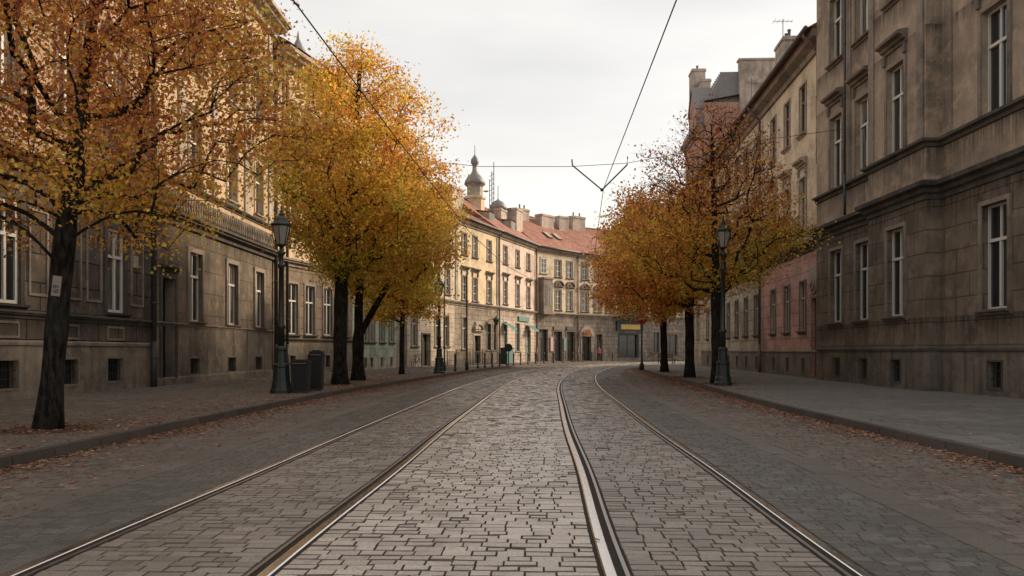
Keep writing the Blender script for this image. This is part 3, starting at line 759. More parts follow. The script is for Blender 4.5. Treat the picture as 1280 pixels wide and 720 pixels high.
# beige entrance house
m_be=stucco('beige_pink_stucco',(.62,.51,.41),.2); m_beg=stucco('beige_banded_render',(.54,.45,.36),.3,blocks=(4.,.4),groove=.35)
g=[dict(x=1.0,z=.05,w=1.3,h=3.4,rev=.3,door=True,frame='brown_wood',trim='stone_light'),dict(x=5.3,z=.05,w=1.5,h=2.5,rev=.35,door=True,frame='dark_wood',trim='stone_dark')]
g+=[dict(x=x,z=1.6,w=1.0,h=2.6,rev=.2,frame='grey_wood',trim='stone_mid',glass='glass_far') for x in (3.1,7.6,9.6)]
t,pth,L=simple_house('beige_townhouse','beige townhouse with dark doorways beyond the left street lamps',Vector((-8.38,58.05)),Vector((-4.95,69.0)),12.2,[m_be,m_beg],(1,3.1,5.3,7.6,9.8),((6,2.1,1.,'low'),(9.2,1.8,1.,None)),g,3.8,'tile2')
# yellow
m_ye=stucco('yellow_stucco',(.70,.56,.37),.15,warm=(.76,.64,.46),base_dirt=False); m_yeg=stucco('sandstone_render',(.36,.30,.23),.45,blocks=(.9,.45),groove=.4)
YP0,YP1=Vector((-4.93,69.05)),Vector((-1.33,78.0)); Ly=(YP1-YP0).length
def yx(D,P0,P1): return (D-P0.y)/(P1.y-P0.y)*(P1-P0).length
cy=[yx(d,YP0,YP1) for d in (70.8,72.9,75.9)]
g=[dict(x=cy[0],z=1.4,w=1.0,h=2.8,rev=.2,frame='grey_wood',trim='stone_mid',glass='glass_far'),dict(x=cy[1]+.5,z=.05,w=1.4,h=2.6,rev=.35,door=True,frame='dark_wood',trim='stone_light',hood='round'),dict(x=cy[2]-.1,z=1.3,w=1.0,h=2.5,rev=.2,frame='green_wood',trim='stone_mid',glass='glass_far'),dict(x=Ly-.9,z=1.3,w=.7,h=2.5,rev=.2,frame='brown_wood',trim='stone_mid',glass='glass_far')]
t,pth,L=simple_house('yellow_townhouse','yellow townhouse with a red roof where the street bends',YP0,YP1,12.85,[m_ye,m_yeg],cy,((5.75,2.1,1.0,'flat'),(9.75,1.9,.95,None)),g,3.2,'tile2')
moulding(t,'pilaster',[(.05,0),(.5,0)],pband(5.7,.07,6.5),'stone_light'); moulding(t,'pilaster',[(L-.5,0),(L-.05,0)],pband(5.7,.07,6.5),'stone_light')
YT=t
drainpipe(t,L-.08,-.05,0,12.7,.07,'pipe_brown')
q=MB(); q.tube([(0,-.05,0),(0,-.7,.15)],.03,6); q.lathe([(.12,-.55),(.28,-.1),(.34,0),(.1,.2),(.02,.4)],8,(0,-.7,.0)); link('wall_lantern',q.mesh('wall_lantern',M['green_wood']),t,(cy[2]+.1,0,4.2))
q=MB(); q.box(-.55,.55,-.14,-.07,0,.7); link('white_panel',q.mesh('white_panel',M['stone_light']),t,(cy[1]+.5,0,3.2))
chimney(t,L-1.5,4.2,14.0,17.2,2.6,1.1,0); chimney(t,L-.3,5.0,14.5,17.2,.9,.9,1)
# tower behind
tw=thing('church_turret','slender yellow turret with a grey onion dome above the roofs','tower',(-3.95,85,-2.6),.35); tw.scale=(.8,.8,1)
b=MB(); b.lathe([(1.3,0),(1.3,20.0),(1.5,20.05),(1.5,20.3),(1.15,20.35)],8); link('shaft',b.mesh('shaft',m_ye),tw)
b=MB(); b.lathe([(1.05,20.3),(1.05,21.4),(1.25,21.45),(1.25,21.6)],8); link('belfry',b.mesh('belfry',M['stone_light']),tw)
b=MB(); b.lathe([(1.42,21.6),(1.32,22.),(.95,22.45),(.5,22.8),(.34,23.1),(.32,23.5),(.28,23.6),(.44,23.75),(.56,24.0),(.5,24.3),(.22,24.6),(.06,24.8),(.04,25.8)],12); link('dome',b.mesh('dome',M['copper'],True),tw)
for a in range(4):
    b=MB(); b.box(-.22,.22,-.01,.05,0,1.1); o=link('window',b.mesh('window',M['void']),tw,(1.22*math.sin(a*math.pi/2+math.pi/8)*.96,-1.22*math.cos(a*math.pi/2+math.pi/8)*.96,17.6),a*math.pi/2+math.pi/8)
# lattice mast
mt=thing('lattice_mast','thin lattice radio mast above the yellow house roof','mast',(-2.1,83,15.6))
b=MB()
for s in ((-.22,-.2),(.22,-.2),(0,.22)): b.tube([(s[0],s[1],-2),(s[0],s[1],4.4+s[0]*4)],.045,5)
for i in range(9): z=i*.5-.2; b.tube([(-.22,-.2,z),(.22,-.2,z+.25)],.025,4); b.tube([(.22,-.2,z+.25),(0,.22,z+.5)],.025,4)
link('lattice',b.mesh('lattice',M['zinc']),mt); b=MB(); b.lathe([(.0,-.05),(.28,.05),(.3,.1)],10); link('dish',b.mesh('dish',M['stone_light']),mt,(-.6,-.2,2.2))
# pink
m_pk=stucco('pink_stucco',(.69,.55,.46),.12,warm=(.74,.61,.52),base_dirt=False); m_pkg=stucco('pink_banded_render',(.58,.47,.39),.25,blocks=(5.,.36),groove=.4)
PP0,PP1=Vector((-1.3,78.05)),Vector((2.62,88.4)); cp=[yx(d,PP0,PP1) for d in (79.7,83.0,86.1)]
g=[dict(x=cp[0],z=1.2,w=.9,h=2.9,rev=.2,frame='teal_wood',trim='stone_light',glass='glass_far'),dict(x=cp[1],z=1.2,w=1.1,h=2.9,rev=.2,frame='teal_wood',trim='stone_light',glass='glass_far'),dict(x=cp[2],z=.05,w=1.3,h=3.4,rev=.25,frame='teal_wood',door=True,trim='stone_light')]
t,pth,L=simple_house('pink_townhouse','pale pink townhouse with teal ground floor window frames',PP0,PP1,12.8,[m_pk,m_pkg],cp,((5.9,2.2,1.0,'flat'),(9.9,1.75,1.0,None)),g,4.3,'tile')
for x,mt in ((cp[0],'teal_wood'),(cp[1],'green_wood'),(cp[2],'teal_wood')):
    q=MB(); q.face([(-.8,-.9,3.5),(.8,-.9,3.5),(.8,0,4.0),(-.8,0,4.0)]); q.face([(-.8,-.9,3.3),(.8,-.9,3.3),(.8,-.9,3.5),(-.8,-.9,3.5)]); link('awning',q.mesh('awning',M[mt]),t,(x,-.06,.0)) if x!=cp[1] else None
q=MB(); q.box(-1.6,1.6,-.16,-.07,0,.5); link('shop_sign',q.mesh('shop_sign',M['teal_wood']),t,((cp[1]+cp[2])/2,0,4.35))
drainpipe(t,L-.1,-.05,0,12.6,.08,'pipe_brown')
def dormer(t,x,y,z,w=1.2,name='dormer'):
    b=MB(); h=1.1
    b.box(-w/2,w/2,0,2.2,0,h,0); b.face([(-w/2-.12,-.15,h+.003),(w/2+.12,-.15,h+.003),(w/2+.12,2.6,h+.4),(-w/2-.12,2.6,h+.4)],1); b.box(-w/2+.15,w/2-.15,-.02,-.005,.2,h-.15,2)
    return link(name,b.mesh(name,[M['stone_light'],M['copper'],M['glass_far']]),t,(x,y,z))
dormer(t,2.2,1.6,14.1); dormer(t,8.0,1.5,14.1)
chimney(t,L-.2,2.6,13.6,17.0,2.0,1.6,0); o=chimney(t,L-2.7,3.4,14.5,16.6,1.9,1.5,0)
b=MB(); b.lathe([(1.0,0),(.95,.35),(.6,.8),(.15,1.05),(.05,1.2),(.04,2.6)],10); link('cap',b.mesh('cap',M['copper'],True),o,(0,0,2.1))
# cream A
m_ca=stucco('cream_stucco_far',(.72,.60,.45),.12,warm=(.76,.66,.51),base_dirt=False); m_cg=stucco('grey_stone_ground_floor',(.32,.275,.23),.5,blocks=(.8,.5),groove=.5)
AP0,AP1=Vector((2.66,88.45)),Vector((7.55,94.3)); ca=[1.3,4.1,6.3]
g=[dict(x=1.3,z=.05,w=1.6,h=3.6,rev=.3,frame='dark_wood',door=True,trim='stone_mid'),dict(x=4.0,z=.05,w=1.7,h=3.4,rev=.35,frame='dark_wood',door=True,trim='stone_mid'),dict(x=6.5,z=.05,w=1.7,h=3.4,rev=.35,frame='dark_wood',door=True,trim='stone_mid')]
t,pth,L=simple_house('cream_stone_townhouse','cream townhouse with round window pediments and three dark ground floor openings',AP0,AP1,12.75,[m_ca,m_cg],ca[1:],((5.9,2.3,1.1,'round'),(9.7,1.9,1.1,None)),g,4.6,'tile')
for nm,x,z,w,h,mt in (('poster',2.75,1.2,.5,1.6,'pink_poster'),('poster',5.25,1.2,.45,1.5,'teal_wood'),('shop_sign',6.5,3.6,1.7,.45,'dark_wood'),('shop_sign',4.0,3.6,1.7,.45,'brown_wood')):
    if mt not in M: M[mt]=plain(mt,(.50,.30,.27),.6)
    q=MB(); q.box(-w/2,w/2,-.13,-.07,0,h); link(nm,q.mesh(nm,M[mt]),t,(x,0,z))
b=MB(); b.box(.35,2.3,-.9,0,5.3,5.5); b.box(.5,2.15,-.7,0,5.5,9.2); b.box(.4,2.25,-.8,.0,9.2,9.4)
bay=link('bay_window',b.mesh('bay_window',M['stone_mid']),t)
for x in (.95,1.7): bb=MB(); bb.box(-.25,.25,-.72,-.703,6.3,8.6); link('pane',bb.mesh('pane',M['glass']),bay,(x,0,0))
window(t,1.3,-.002,9.9,1.0,1.7,.02,glass='glass_far',trim='stone_light',style='six')
def skylight(t,x,y,z,slope):
    b=MB(); b.box(-.45,.45,-.65,.65,0,.08,0); b.box(-.38,.38,-.58,.58,.08,.1,1); o=link('skylight',b.mesh('skylight',[M['zinc'],M['stone_light']]),t,(x,y,z)); o.rotation_euler=(slope,0,0)
sl=math.atan2(4.6,5.5)
for x in (4.6,6.4): skylight(t,x,1.9,12.75+ (1.9+.5)*4.6/6.0+.12,math.atan2(4.6,6.0))
chimney(t,3.4,4.8,15.5,17.9,1.7,.9,2); chimney(t,L-.6,4.2,15,17.6,2.4,1.,0)
# cream B with arched door
BP0,BP1=Vector((7.6,94.33)),Vector((12.6,98.6))
g=[dict(x=1.7,z=.05,w=1.6,h=2.9,rev=.4,frame='dark_wood',door=True,trim='stone_light'),dict(x=3.9,z=.05,w=1.1,h=3.2,rev=.3,frame='brown_wood',door=True,trim='stone_mid')]
t,pth,L=simple_house('cream_arched_townhouse','cream townhouse with a round arched doorway and brown door',BP0,BP1,12.7,[m_ca,m_cg],(1.4,3.6,5.6),((5.9,2.3,1.1,'tri'),(9.7,1.9,1.0,None)),g,4.4,'tile')
b=MB(); n=12
for i in range(n):
    a0,a1=math.pi*i/n,math.pi*(i+1)/n
    for r0,r1,y in ((.82,1.25,-.12),):
        q=[(1.7+r0*math.cos(a0),y,2.95+r0*math.sin(a0)),(1.7+r1*math.cos(a0),y,2.95+r1*math.sin(a0)),(1.7+r1*math.cos(a1),y,2.95+r1*math.sin(a1)),(1.7+r0*math.cos(a1),y,2.95+r0*math.sin(a1))]
        b.face(q); b.face([q[1],(q[1][0],0,q[1][2]),(q[2][0],0,q[2][2]),q[2]]); b.face([q[0],q[3],(q[3][0],0,q[3][2]),(q[0][0],0,q[0][2])])
b.face([(1.7+.82*math.cos(math.pi*i/n),-.05,2.95+.82*math.sin(math.pi*i/n)) for i in range(n+1)])
link('door_arch',b.mesh('door_arch',M['stone_light']),t)
q=MB()
for _ in range(90):
    p=(random.gauss(0,.33),-.3+random.gauss(0,.08),random.gauss(0,.16)); q.box(p[0]-.05,p[0]+.05,p[1]-.05,p[1]+.05,p[2]-.04,p[2]+.04)
M['orange_flowers']=plain('orange_hanging_flowers',(.50,.20,.07),.8,var=.5,scale=9)
link('hanging_flowers',q.mesh('hanging_flowers',M['orange_flowers']),t,(1.5,0,3.35))
drainpipe(t,.1,-.05,0,12.7,.08,'pipe_brown'); chimney(t,1.8,4.4,15,17.8,1.6,.9,0); chimney(t,5.0,5,15,18.2,2.2,1.,2)
# shop building
SP0,SP1=Vector((12.65,98.62)),Vector((22.0,104.2))
g=[dict(x=2.2,z=.35,w=2.9,h=2.9,rev=.3,frame='green_wood',trim='green_wood',glass='glass',sill=False,casing=.2,style='six'),dict(x=6.6,z=1.,w=1.1,h=2.6,rev=.2,frame='brown_wood',trim='stone_mid',glass='glass_far'),dict(x=9.2,z=.6,w=2.0,h=2.7,rev=.2,frame='brown_wood',trim='brown_wood',glass='glass_far',sill=False)]
m_cc=stucco('grey_cream_stucco',(.62,.53,.41),.2,base_dirt=False)
t,pth,L=simple_house('shop_townhouse','townhouse with a dark green shopfront behind the right trees',SP0,SP1,12.6,[m_cc,m_cg],(1.6,4.1,6.7,9.3),((6.1,2.2,1.1,'low'),(9.7,1.9,1.,None)),g,4.4,'tile')
b=MB(); b.box(.2,4.4,-.25,0,3.7,4.75); b.box(.1,4.5,-.4,0,4.75,4.9); sg=link('shop_fascia',b.mesh('shop_fascia',M['green_wood']),t)
M['sign_yellow']=plain('faded_yellow_sign',(.55,.36,.07),.5,var=.25,scale=3)
M['sign_red']=plain('faded_red_lettering',(.42,.12,.06),.5,var=.3,scale=6)
b=MB(); b.box(.8,3.8,-.29,-.25,3.9,4.5); ob=link('sign_board',b.mesh('sign_board',M['sign_yellow']),sg)
b=MB(); b.box(.0,4.6,-1.0,0,5.25,5.4); 
for i in range(24): b.tube([(.1+i*.19,-.95,5.4),(.1+i*.19,-.95,6.3)],.02,4)
b.tube([(.05,-.95,6.3),(4.55,-.95,6.3)],.035,5); link('balcony',b.mesh('balcony',M['iron']),t)
FL=[]
m_fl=plain('balcony_blossoms',(.5,.42,.5),.8,var=.5,scale=12); m_fg=plain('balcony_foliage',(.06,.11,.04),.8,var=.5,scale=12)
for i,(x,c) in enumerate(((.9,'white'),(2.3,'pale pink'),(3.7,'lilac'))):
    p=world_on(t,x,-.75,5.42); ft=thing('flower_box','%s flowers in a balcony box above the green shopfront'%c,'flower box',p,t.rotation_euler.z,'flower boxes on the shop balcony')
    b=MB(); b.box(-.5,.5,-.12,.12,0,.22); link('trough',b.mesh('trough',M['brown_wood']),ft)
    v=[];f=[]
    for k in range(260):
        cpt=np.array([random.gauss(0,.28),random.gauss(0,.13),.35+random.gauss(0,.16)]); 
        r=.06; bb=len(v)
        for q in range(4): v.append(tuple(cpt+rng.normal(0,r,3)))
        f.append((bb,bb+1,bb+2,bb+3))
    mm=bpy.data.meshes.new('blossoms'); mm.from_pydata(v,[],f); mm.materials.append(m_fl); mm.materials.append(m_fg)
    mm.polygons.foreach_set('material_index',[random.randint(0,1) for _ in f]); link('blossoms',mm,ft)
# last far house
t,pth,L=simple_house('distant_townhouse','last pale townhouse seen between the right tree trunks',Vector((22.05,104.23)),Vector((40,111)),12.4,[m_bz,m_cg],(2,5,8,11,14,17),((6,2.2,1.1,'low'),(9.6,1.9,1.,None)),[dict(x=x,z=.6,w=1.8,h=2.9,rev=.2,frame='brown_wood',trim='stone_mid',glass='glass_far',sill=False) for x in (2,6,10,14)],4.2,'tile')

# ------------------------------------------------------------------ trees
def lump(p,ph=0.):
    return 1+.13*math.sin(1.9*p[0]+1.3*p[2]+ph)+.12*math.sin(2.3*p[1]-1.7*p[2]+1.+ph)+.08*math.sin(3.1*p[2]+2.2*p[0]+ph*2)
def envelope_pts(n,fn,lo,hi,mind):
    out=[]
    tries=0
    while len(out)<n and tries<n*60:
        tries+=1
        p=np.array([random.uniform(lo[i],hi[i]) for i in range(3)])
        if not fn(p): continue
        if len(out) and mind>0:
            d=np.array(out)-p
            if (d*d).sum(1).min()<mind*mind: continue
        out.append(p)
    return np.array(out)
def leaf_geo(centers,size,tints,six):
    n=len(centers)
    d=rng.normal(0,1,(n,3)); d/=np.linalg.norm(d,axis=1)[:,None]
    d[:,2]-=.6; d/=np.linalg.norm(d,axis=1)[:,None]
    u=np.cross(d,rng.normal(0,1,(n,3))); u/=np.linalg.norm(u,axis=1)[:,None]; w=np.cross(d,u)
    sz=size*rng.uniform(.45,1.5,n)
    if six: loc=[(0,0),(.38,.22),(.5,.55),(.14,.62),(0,1.0),(-.14,.62),(-.5,.55),(-.38,.22)]
    else: loc=[(0,0),(.42,.45),(0,1.),(-.42,.45)]
    k=len(loc); V=np.zeros((n,k,3)); fold=rng.uniform(.0,.35,n)
    for i,(a,c) in enumerate(loc):
        V[:,i]=centers+(u*a+d*c+w*(abs(a)*fold)[:,None])*sz[:,None]
    F=np.arange(n*k); return V.reshape(-1,3),F,np.full(n,k),tints
def tree(label,base,trunk,rb,fn,lo,hi,natt,nleaf,lsize,tintfn,six=False,clump=.3,tipr=.006,density=None,group='street trees in autumn leaf',fork=None,crown_label=None,spread=.5):
    t=thing('autumn_tree',label,'tree',base,0,group)
    P=[];par=[];pl=[]
    tr=[np.array(p,float) for p in trunk]
    for i in range(len(tr)-1):
        k=max(2,int(np.linalg.norm(tr[i+1]-tr[i])/.35))
        for j in range(k):
            q=tr[i]+(tr[i+1]-tr[i])*j/k
            P.append(q); par.append(len(P)-2); pl.append(0 if len(P)==1 else pl[-1]+np.linalg.norm(P[-1]-P[-2]))
    P.append(tr[-1]); par.append(len(P)-2); pl.append(pl[-1]+np.linalg.norm(P[-1]-P[-2]))
    ntr=len(P)
    if fork:
        prev=int(np.argmin([np.linalg.norm(p-np.array(fork[0])) for p in P]))
        for a in fork[1:]:
            a=np.array(a,float); s=P[prev].copy(); k=max(2,int(np.linalg.norm(a-s)/.35))
            for j in range(1,k+1): P.append(s+(a-s)*j/k); par.append(prev); pl.append(pl[prev]+np.linalg.norm(P[-1]-P[prev])); prev=len(P)-1
    A=envelope_pts(natt,fn,lo,hi,.0)
    zmin=trunk[-1][2]*.0+fn.zb if hasattr(fn,'zb') else 2.
    arr=np.zeros((20000,3)); arr[:len(P)]=P; pla=np.zeros(20000); pla[:len(P)]=pl; n=len(P)
    axis=np.array(trunk[-1])
    order=np.argsort([np.hypot(a[0]-np.interp(a[2],[q[2] for q in tr],[q[0] for q in tr]),a[1]-np.interp(a[2],[q[2] for q in tr],[q[1] for q in tr]))+rng.normal(0,.25) for a in A])
    tips=[]
    for idx in order:
        a=A[idx]; d=arr[:n]-a; dist=np.sqrt((d*d).sum(1))
        cost=dist+.22*pla[:n]+np.where(d[:,2]>-.15*dist,1.6*np.maximum(0,d[:,2]+.15*dist),0)+np.where(arr[:n,2]<zmin,50,0)
        i=int(np.argmin(cost)); s=arr[i]; L=np.linalg.norm(a-s)
        if L<.08: tips.append(i); continue
        k=max(1,int(L/.32)); side=rng.normal(0,.07*L,3); prev=i; sag=min(.12*L,.3)
        for j in range(1,k+1):
            q=j/k; p=s+(a-s)*q+side*math.sin(math.pi*q)+np.array([0,0,sag*math.sin(math.pi*q)])
            if n>=20000: break
            arr[n]=p; par.append(prev); pla[n]=pla[prev]+L/k; prev=n; n+=1
        tips.append(prev)
    arr=arr[:n]; cnt=np.zeros(n); 
    for i in tips: cnt[i]+=1
    for i in range(n-1,0,-1): cnt[par[i]]+=cnt[i]
    cnt=np.maximum(cnt,1); p=math.log(rb/tipr)/math.log(cnt[0]+1e-9)
    rad=tipr*cnt**p; rad=np.minimum(rad,rb)
    # trunk
    b=MB(); tp=[arr[i].copy() for i in range(ntr)]; tr_r=[]
    L0=len(tp)
    for i in range(ntr):
        z=tp[i][2]; fl=1+.45*math.exp(-z/.35); tr_r.append(max(rad[i],rb*(1-.75*i/L0))*fl*(1+.05*math.sin(i*1.9)))
    b.tube(tp,tr_r,16,caps=True)
    me=b.mesh('trunk',M['bark'],True)
    tk=link('trunk',me,t)
    # branches
    V=[];F=[];c=0
    for i in range(1,n):
        if i<ntr: continue
        a,e=arr[par[i]],arr[i]; ra,re=rad[par[i]],rad[i]
        if par[i]<ntr: ra=min(ra,re*1.5)
        d=e-a; l=np.linalg.norm(d)
        if l<1e-4: continue
        d/=l; up=np.array([0,0,1.]) if abs(d[2])<.9 else np.array([1.,0,0]); u=np.cross(d,up); u/=np.linalg.norm(u); w=np.cross(u,d)
        k=5 if re<.03 else 8
        for (pp,r) in ((a,min(ra,re*1.35)),(e+d*.01,re)):
            for q in range(k):
                an=2*math.pi*q/k; V.append(pp+(u*math.cos(an)+w*math.sin(an))*r)
        for q in range(k): F.append((c+q,c+(q+1)%k,c+k+(q+1)%k,c+k+q))
        c+=2*k
    # twigs
    A2=arr[np.array(tips)]
    for a in A2:
        for _ in range(3):
            d=rng.normal(0,1,3); d[2]=abs(d[2])*.7+.1*0; d/=np.linalg.norm(d); e=a+d*clump*1.5*random.uniform(.6,1.2)
            u=np.cross(d,[.3,.2,.9]); u/=np.linalg.norm(u); w=np.cross(u,d); 
            for (pp,r) in ((a,tipr*.8),(e,tipr*.35)):
                for q in range(3): an=2*math.pi*q/3; V.append(pp+(u*math.cos(an)+w*math.sin(an))*r)
            for q in range(3): F.append((c+q,c+(q+1)%3,c+3+(q+1)%3,c+3+q))
            c+=6
    me=bpy.data.meshes.new('branches'); me.from_pydata([tuple(x) for x in V],[],F); me.materials.append(M['bark']); link('branches',me,t)
    # leaves
    tp=A2; w=np.array([density(q) if density else 1. for q in tp]); w=w*rng.uniform(.35,1.6,len(w)); w/=w.sum()
    ci=rng.choice(len(tp),nleaf,p=w); off=rng.normal(0,1,(nleaf,3))*np.array([clump,clump,clump*.62]); off[:,2]-=.05
    C=tp[ci]+off; ct=rng.normal(0,.13,len(tp))
    tint=np.array([tintfn(q) for q in C])+ct[ci]+rng.normal(0,.17,nleaf)
    V,F,N,T=leaf_geo(C,lsize,np.clip(tint,0,1),six)
    link('crown',np_mesh('crown',V,F,N,[M['leaf']],tint=T),t)
    b=MB(); 
    a=[(.75*math.cos(x)*(1+.1*math.sin(3*x)),.75*math.sin(x),.006) for x in np.linspace(0,2*math.pi,18,endpoint=False)]
    b.face(a); link('tree_pit',b.mesh('tree_pit',M['soil']),t)
    return t
def ell(c,r,zb,flat=None,extra=None):
    def fn(p):
        d=((p[0]-c[0])/r[0])**2+((p[1]-c[1])/r[1])**2+((p[2]-c[2])/r[2])**2
        return .12<d<lump(p,c[0]*3)**2*.92 and p[2]>zb and (flat is None or flat(p))
    fn.zb=zb*.8; return fn

# T1 nearest left
tree('large rusty orange tree nearest on the left, its dark trunk bearing a number plate',(-7.45,12.85,.13),
     [(0,0,0),(.10,0,1.2),(.22,0,2.6),(.33,.03,3.8),(.48,.1,5.2),(.62,.2,6.8),(.8,.3,8.6)],.165,
     ell((.35,.2,6.6),(3.65,3.3,4.3),3.15,flat=lambda p:not(p[1]<.2 and abs(p[0]-.12-.09*p[2])<.42 and p[2]<6.6)),(-3.6,-3.4,2.7),(4.9,3.8,10.8),640,68000,.058,
     lambda p:.75+(-.16 if p[2]<4.2 else .04)+(-.02*p[0]),True,.34,.007,
     density=lambda p:1.5 if p[2]<6.5 else .9)
# T2 big golden tree
def f2(p):
    z=p[2]
    prof=np.interp(z,[4.1,5.0,6.4,8.0,9.4,10.9,12.3,13.2],[1.6,2.9,3.75,3.7,3.1,2.3,1.3,.2])
    d=math.hypot(p[0]-.65+.06*(z-9),p[1]); prof*=.87*lump(p,.5)
    if p[0]<-2.35: return False
    return d<prof and d>prof*.25 and not (z<5 and p[0]>2.2)
f2.zb=3.6
tree('tall golden yellow street tree with the largest crown, second from the left',(-6.4,29.8,.13),
     [(0,0,0),(.0,0,2.),(.05,0,4.),(.3,0,6.5),(.55,0,9.),(.75,0,12.)],.25,f2,(-3.6,-4.2,4.),(5.6,4.2,13.2),700,80000,.088,
     lambda p:.44+.028*(p[2]-8)+.03*p[0],False,.34,.009,density=lambda p:1.)
# T3
tree('forked street tree directly behind the tall golden one on the left',(-6.5,33.8,.13),
     [(0,0,0),(0,0,1.4),(.02,0,3.0),(.1,0,5.0),(.2,0,7.0)],.24,ell((1.3,0,6.0),(2.6,2.4,2.9),3.1),(-1.6,-2.6,3.),(4.2,2.6,9.2),260,30000,.10,
     lambda p:.33+.05*p[0]*.4,False,.36,.009,fork=[(0,0,1.7),(.6,0,2.9),(1.4,0,4.3)])
tree('slim young street tree with a yellow green crown beyond the bins',(-5.9,42.8,.13),
     [(0,0,0),(.02,0,2.),(.05,0,3.5),(.1,0,6.0)],.12,ell((.1,0,4.9),(2.0,1.9,1.9),3.0),(-2.1,-2,2.8),(2.2,2,7.),150,13000,.13,
     lambda p:.42,False,.34,.009)
# right trees
def f5(p):
    z=p[2]; prof=np.interp(z,[3.6,4.4,5.6,7.,8.4,9.6,10.7],[1.3,2.5,3.1,2.9,2.5,1.8,.5]); d=math.hypot(p[0]+.15,p[1])
    prof*=lump(p,2.); return prof*.2<d<prof and p[0]<2.75 and not (p[1]<-.5 and -.9<p[0]<.7 and 4.2<p[2]<7.2)
f5.zb=3.
tree('nearest street tree on the right with a half bare reddish crown',(7.85,30.6,.13),
     [(0,0,0),(-.03,0,2.),(-.05,0,4.),(-.1,0,6.),(-.2,0,9.4)],.2,f5,(-3.6,-3.4,3.6),(3.6,3.4,10.9),860,30000,.085,
     lambda p:.62-(.17 if p[0]>.5 and p[2]<5.5 else 0)+.09*(p[2]-5.5),False,.36,.008,density=lambda p:2.0 if p[2]<6 else (.95 if p[2]<7.2 else (.7 if p[2]<8.2 else .45)))
tree('middle street tree on the right with dense amber leaves',(8.35,37.6,.13),
     [(0,0,0),(0,0,2.),(-.05,0,4.),(-.1,0,7.)],.21,ell((-1.0,0,5.9),(3.4,3.,3.1),3.3),(-4.5,-3.,3.2),(2.6,3.,9.1),380,34000,.105,
     lambda p:.60-.03*p[0],False,.38,.009)
tree('farthest street tree on the right with an amber crown overhanging the tracks',(9.0,47.2,.13),
     [(0,0,0),(-.05,0,2.),(-.1,0,4.),(-.2,0,7.5)],.2,ell((-.9,0,6.4),(3.2,3.1,3.7),3.3),(-5.2,-3.2,3.),(2.6,3.2,10.2),380,38000,.13,
     lambda p:.57-.02*p[0],False,.42,.010)

# ------------------------------------------------------------------ fallen leaves
pts=[];tn=[]
def litter(curve,s0,s1,n,tf,z,sp=None):
    q=rng.uniform(s0,s1,n); t=tf(n); x,y=curve.at(q,t); 
    k=.5+.5*np.sin(q*1.3)*np.sin(q*.37+1); keep=rng.uniform(0,1,n)<.35+.65*k
    for a,c in zip(x[keep],y[keep]): pts.append((a,c,z))
litter(LK,12,80,30000,lambda n:rng.exponential(.24,n)+.01,.01)
litter(LK,12,70,2600,lambda n:rng.uniform(.1,1.9,n),.008)
litter(LK,12,60,11000,lambda n:-.2-rng.exponential(1.2,n),.143)
litter(RK,12,76,30000,lambda n:-rng.exponential(.26,n)-.01,.01)
litter(RK,12,66,2400,lambda n:-rng.uniform(.1,2.0,n),.008)
litter(RK,12,66,700,lambda n:.2+rng.exponential(1.,n),.143)
litter(RK,36,70,1600,lambda n:.2+rng.exponential(1.2,n),.143)
litter(CEN,14,60,260,lambda n:rng.uniform(-3.5,3.5,n),.012)
for cx,cy,n in ((-7.45,12.85,1500),(-6.4,29.8,700),(-6.5,33.8,500),(7.85,30.6,500),(8.35,37.6,400),(9,47.2,300)):
    for _ in range(n): r=random.expovariate(1/.75); a=random.uniform(0,6.3); pts.append((cx+r*math.cos(a),cy+r*math.sin(a)*1.3,.143))
C=np.array(pts); L1=np.interp(C[:,1],LK.Y,LK.X); R1=np.interp(C[:,1],RK.Y,RK.X)
bad=(C[:,2]>.1)&(C[:,0]>L1)&(C[:,0]<R1); C=C[~bad]
n=len(C); V,F,N,T=leaf_geo(C,.055,rng.uniform(0,1,n)**1.1,True)
V=V.reshape(n,8,3); zc=C[:,2][:,None]; V[:,:,2]=zc+np.abs(V[:,:,2]-zc)*.28
st=link('fallen_leaves',np_mesh('fallen_leaves',V.reshape(-1,3),F,N,[M['litter']],tint=T)); tag(st,'rusty fallen leaves drifted along the kerbs and around the tree bases','leaves',kind='stuff')

# ------------------------------------------------------------------ street furniture
def lamp(label,loc,h=5.6,rot=0,sc=1.):
    t=thing('street_lamp',label,'street lamp',loc,rot,'cast iron street lamps')
    b=MB(); b.lathe([(.33,0),(.33,.10),(.29,.14),(.27,.3),(.25,.34),(.22,.75),(.235,.78),(.235,.85),(.17,.9),(.15,1.25),(.165,1.28),(.165,1.34),(.11,1.4)],12); link('base',b.mesh('base',M['dgreen_iron'],False),t)
    b=MB(); hs=h-1.35; b.lathe([(.10,1.38),(.095,1.9),(.12,1.93),(.12,2.0),(.085,2.05),(.07,hs*.75+.6),(.10,hs*.75+.62),(.10,hs*.75+.7),(.062,hs*.75+.75),(.055,hs-.1),(.09,hs-.05),(.13,hs+.02),(.06,hs+.08),(.05,hs+.22)],12); link('post',b.mesh('post',M['dgreen_iron'],True),t)
    z=h-1.15; 
    b=MB(); b.lathe([(.05,z-.02),(.14,z+.03),(.15,z+.07)],6)
    for k in range(6):
        a=2*math.pi*(k+.5)/6; b.tube([(.135*math.cos(a),.135*math.sin(a),z+.05),(.27*math.cos(a),.27*math.sin(a),z+.62)],.013,5)
    b.lathe([(.28,z+.61),(.31,z+.63),(.31,z+.67),(.24,z+.72),(.17,z+.84),(.08,z+.92),(.09,z+.96),(.05,z+1.0),(.02,z+1.12),(.035,z+1.15),(.01,z+1.22)],6)
    ln=link('lantern',b.mesh('lantern',M['dgreen_iron']),t)
    b=MB(); b.lathe([(.12,z+.075),(.255,z+.60)],6); link('glass',b.mesh('glass',M['lamp_glass']),ln)
    return t
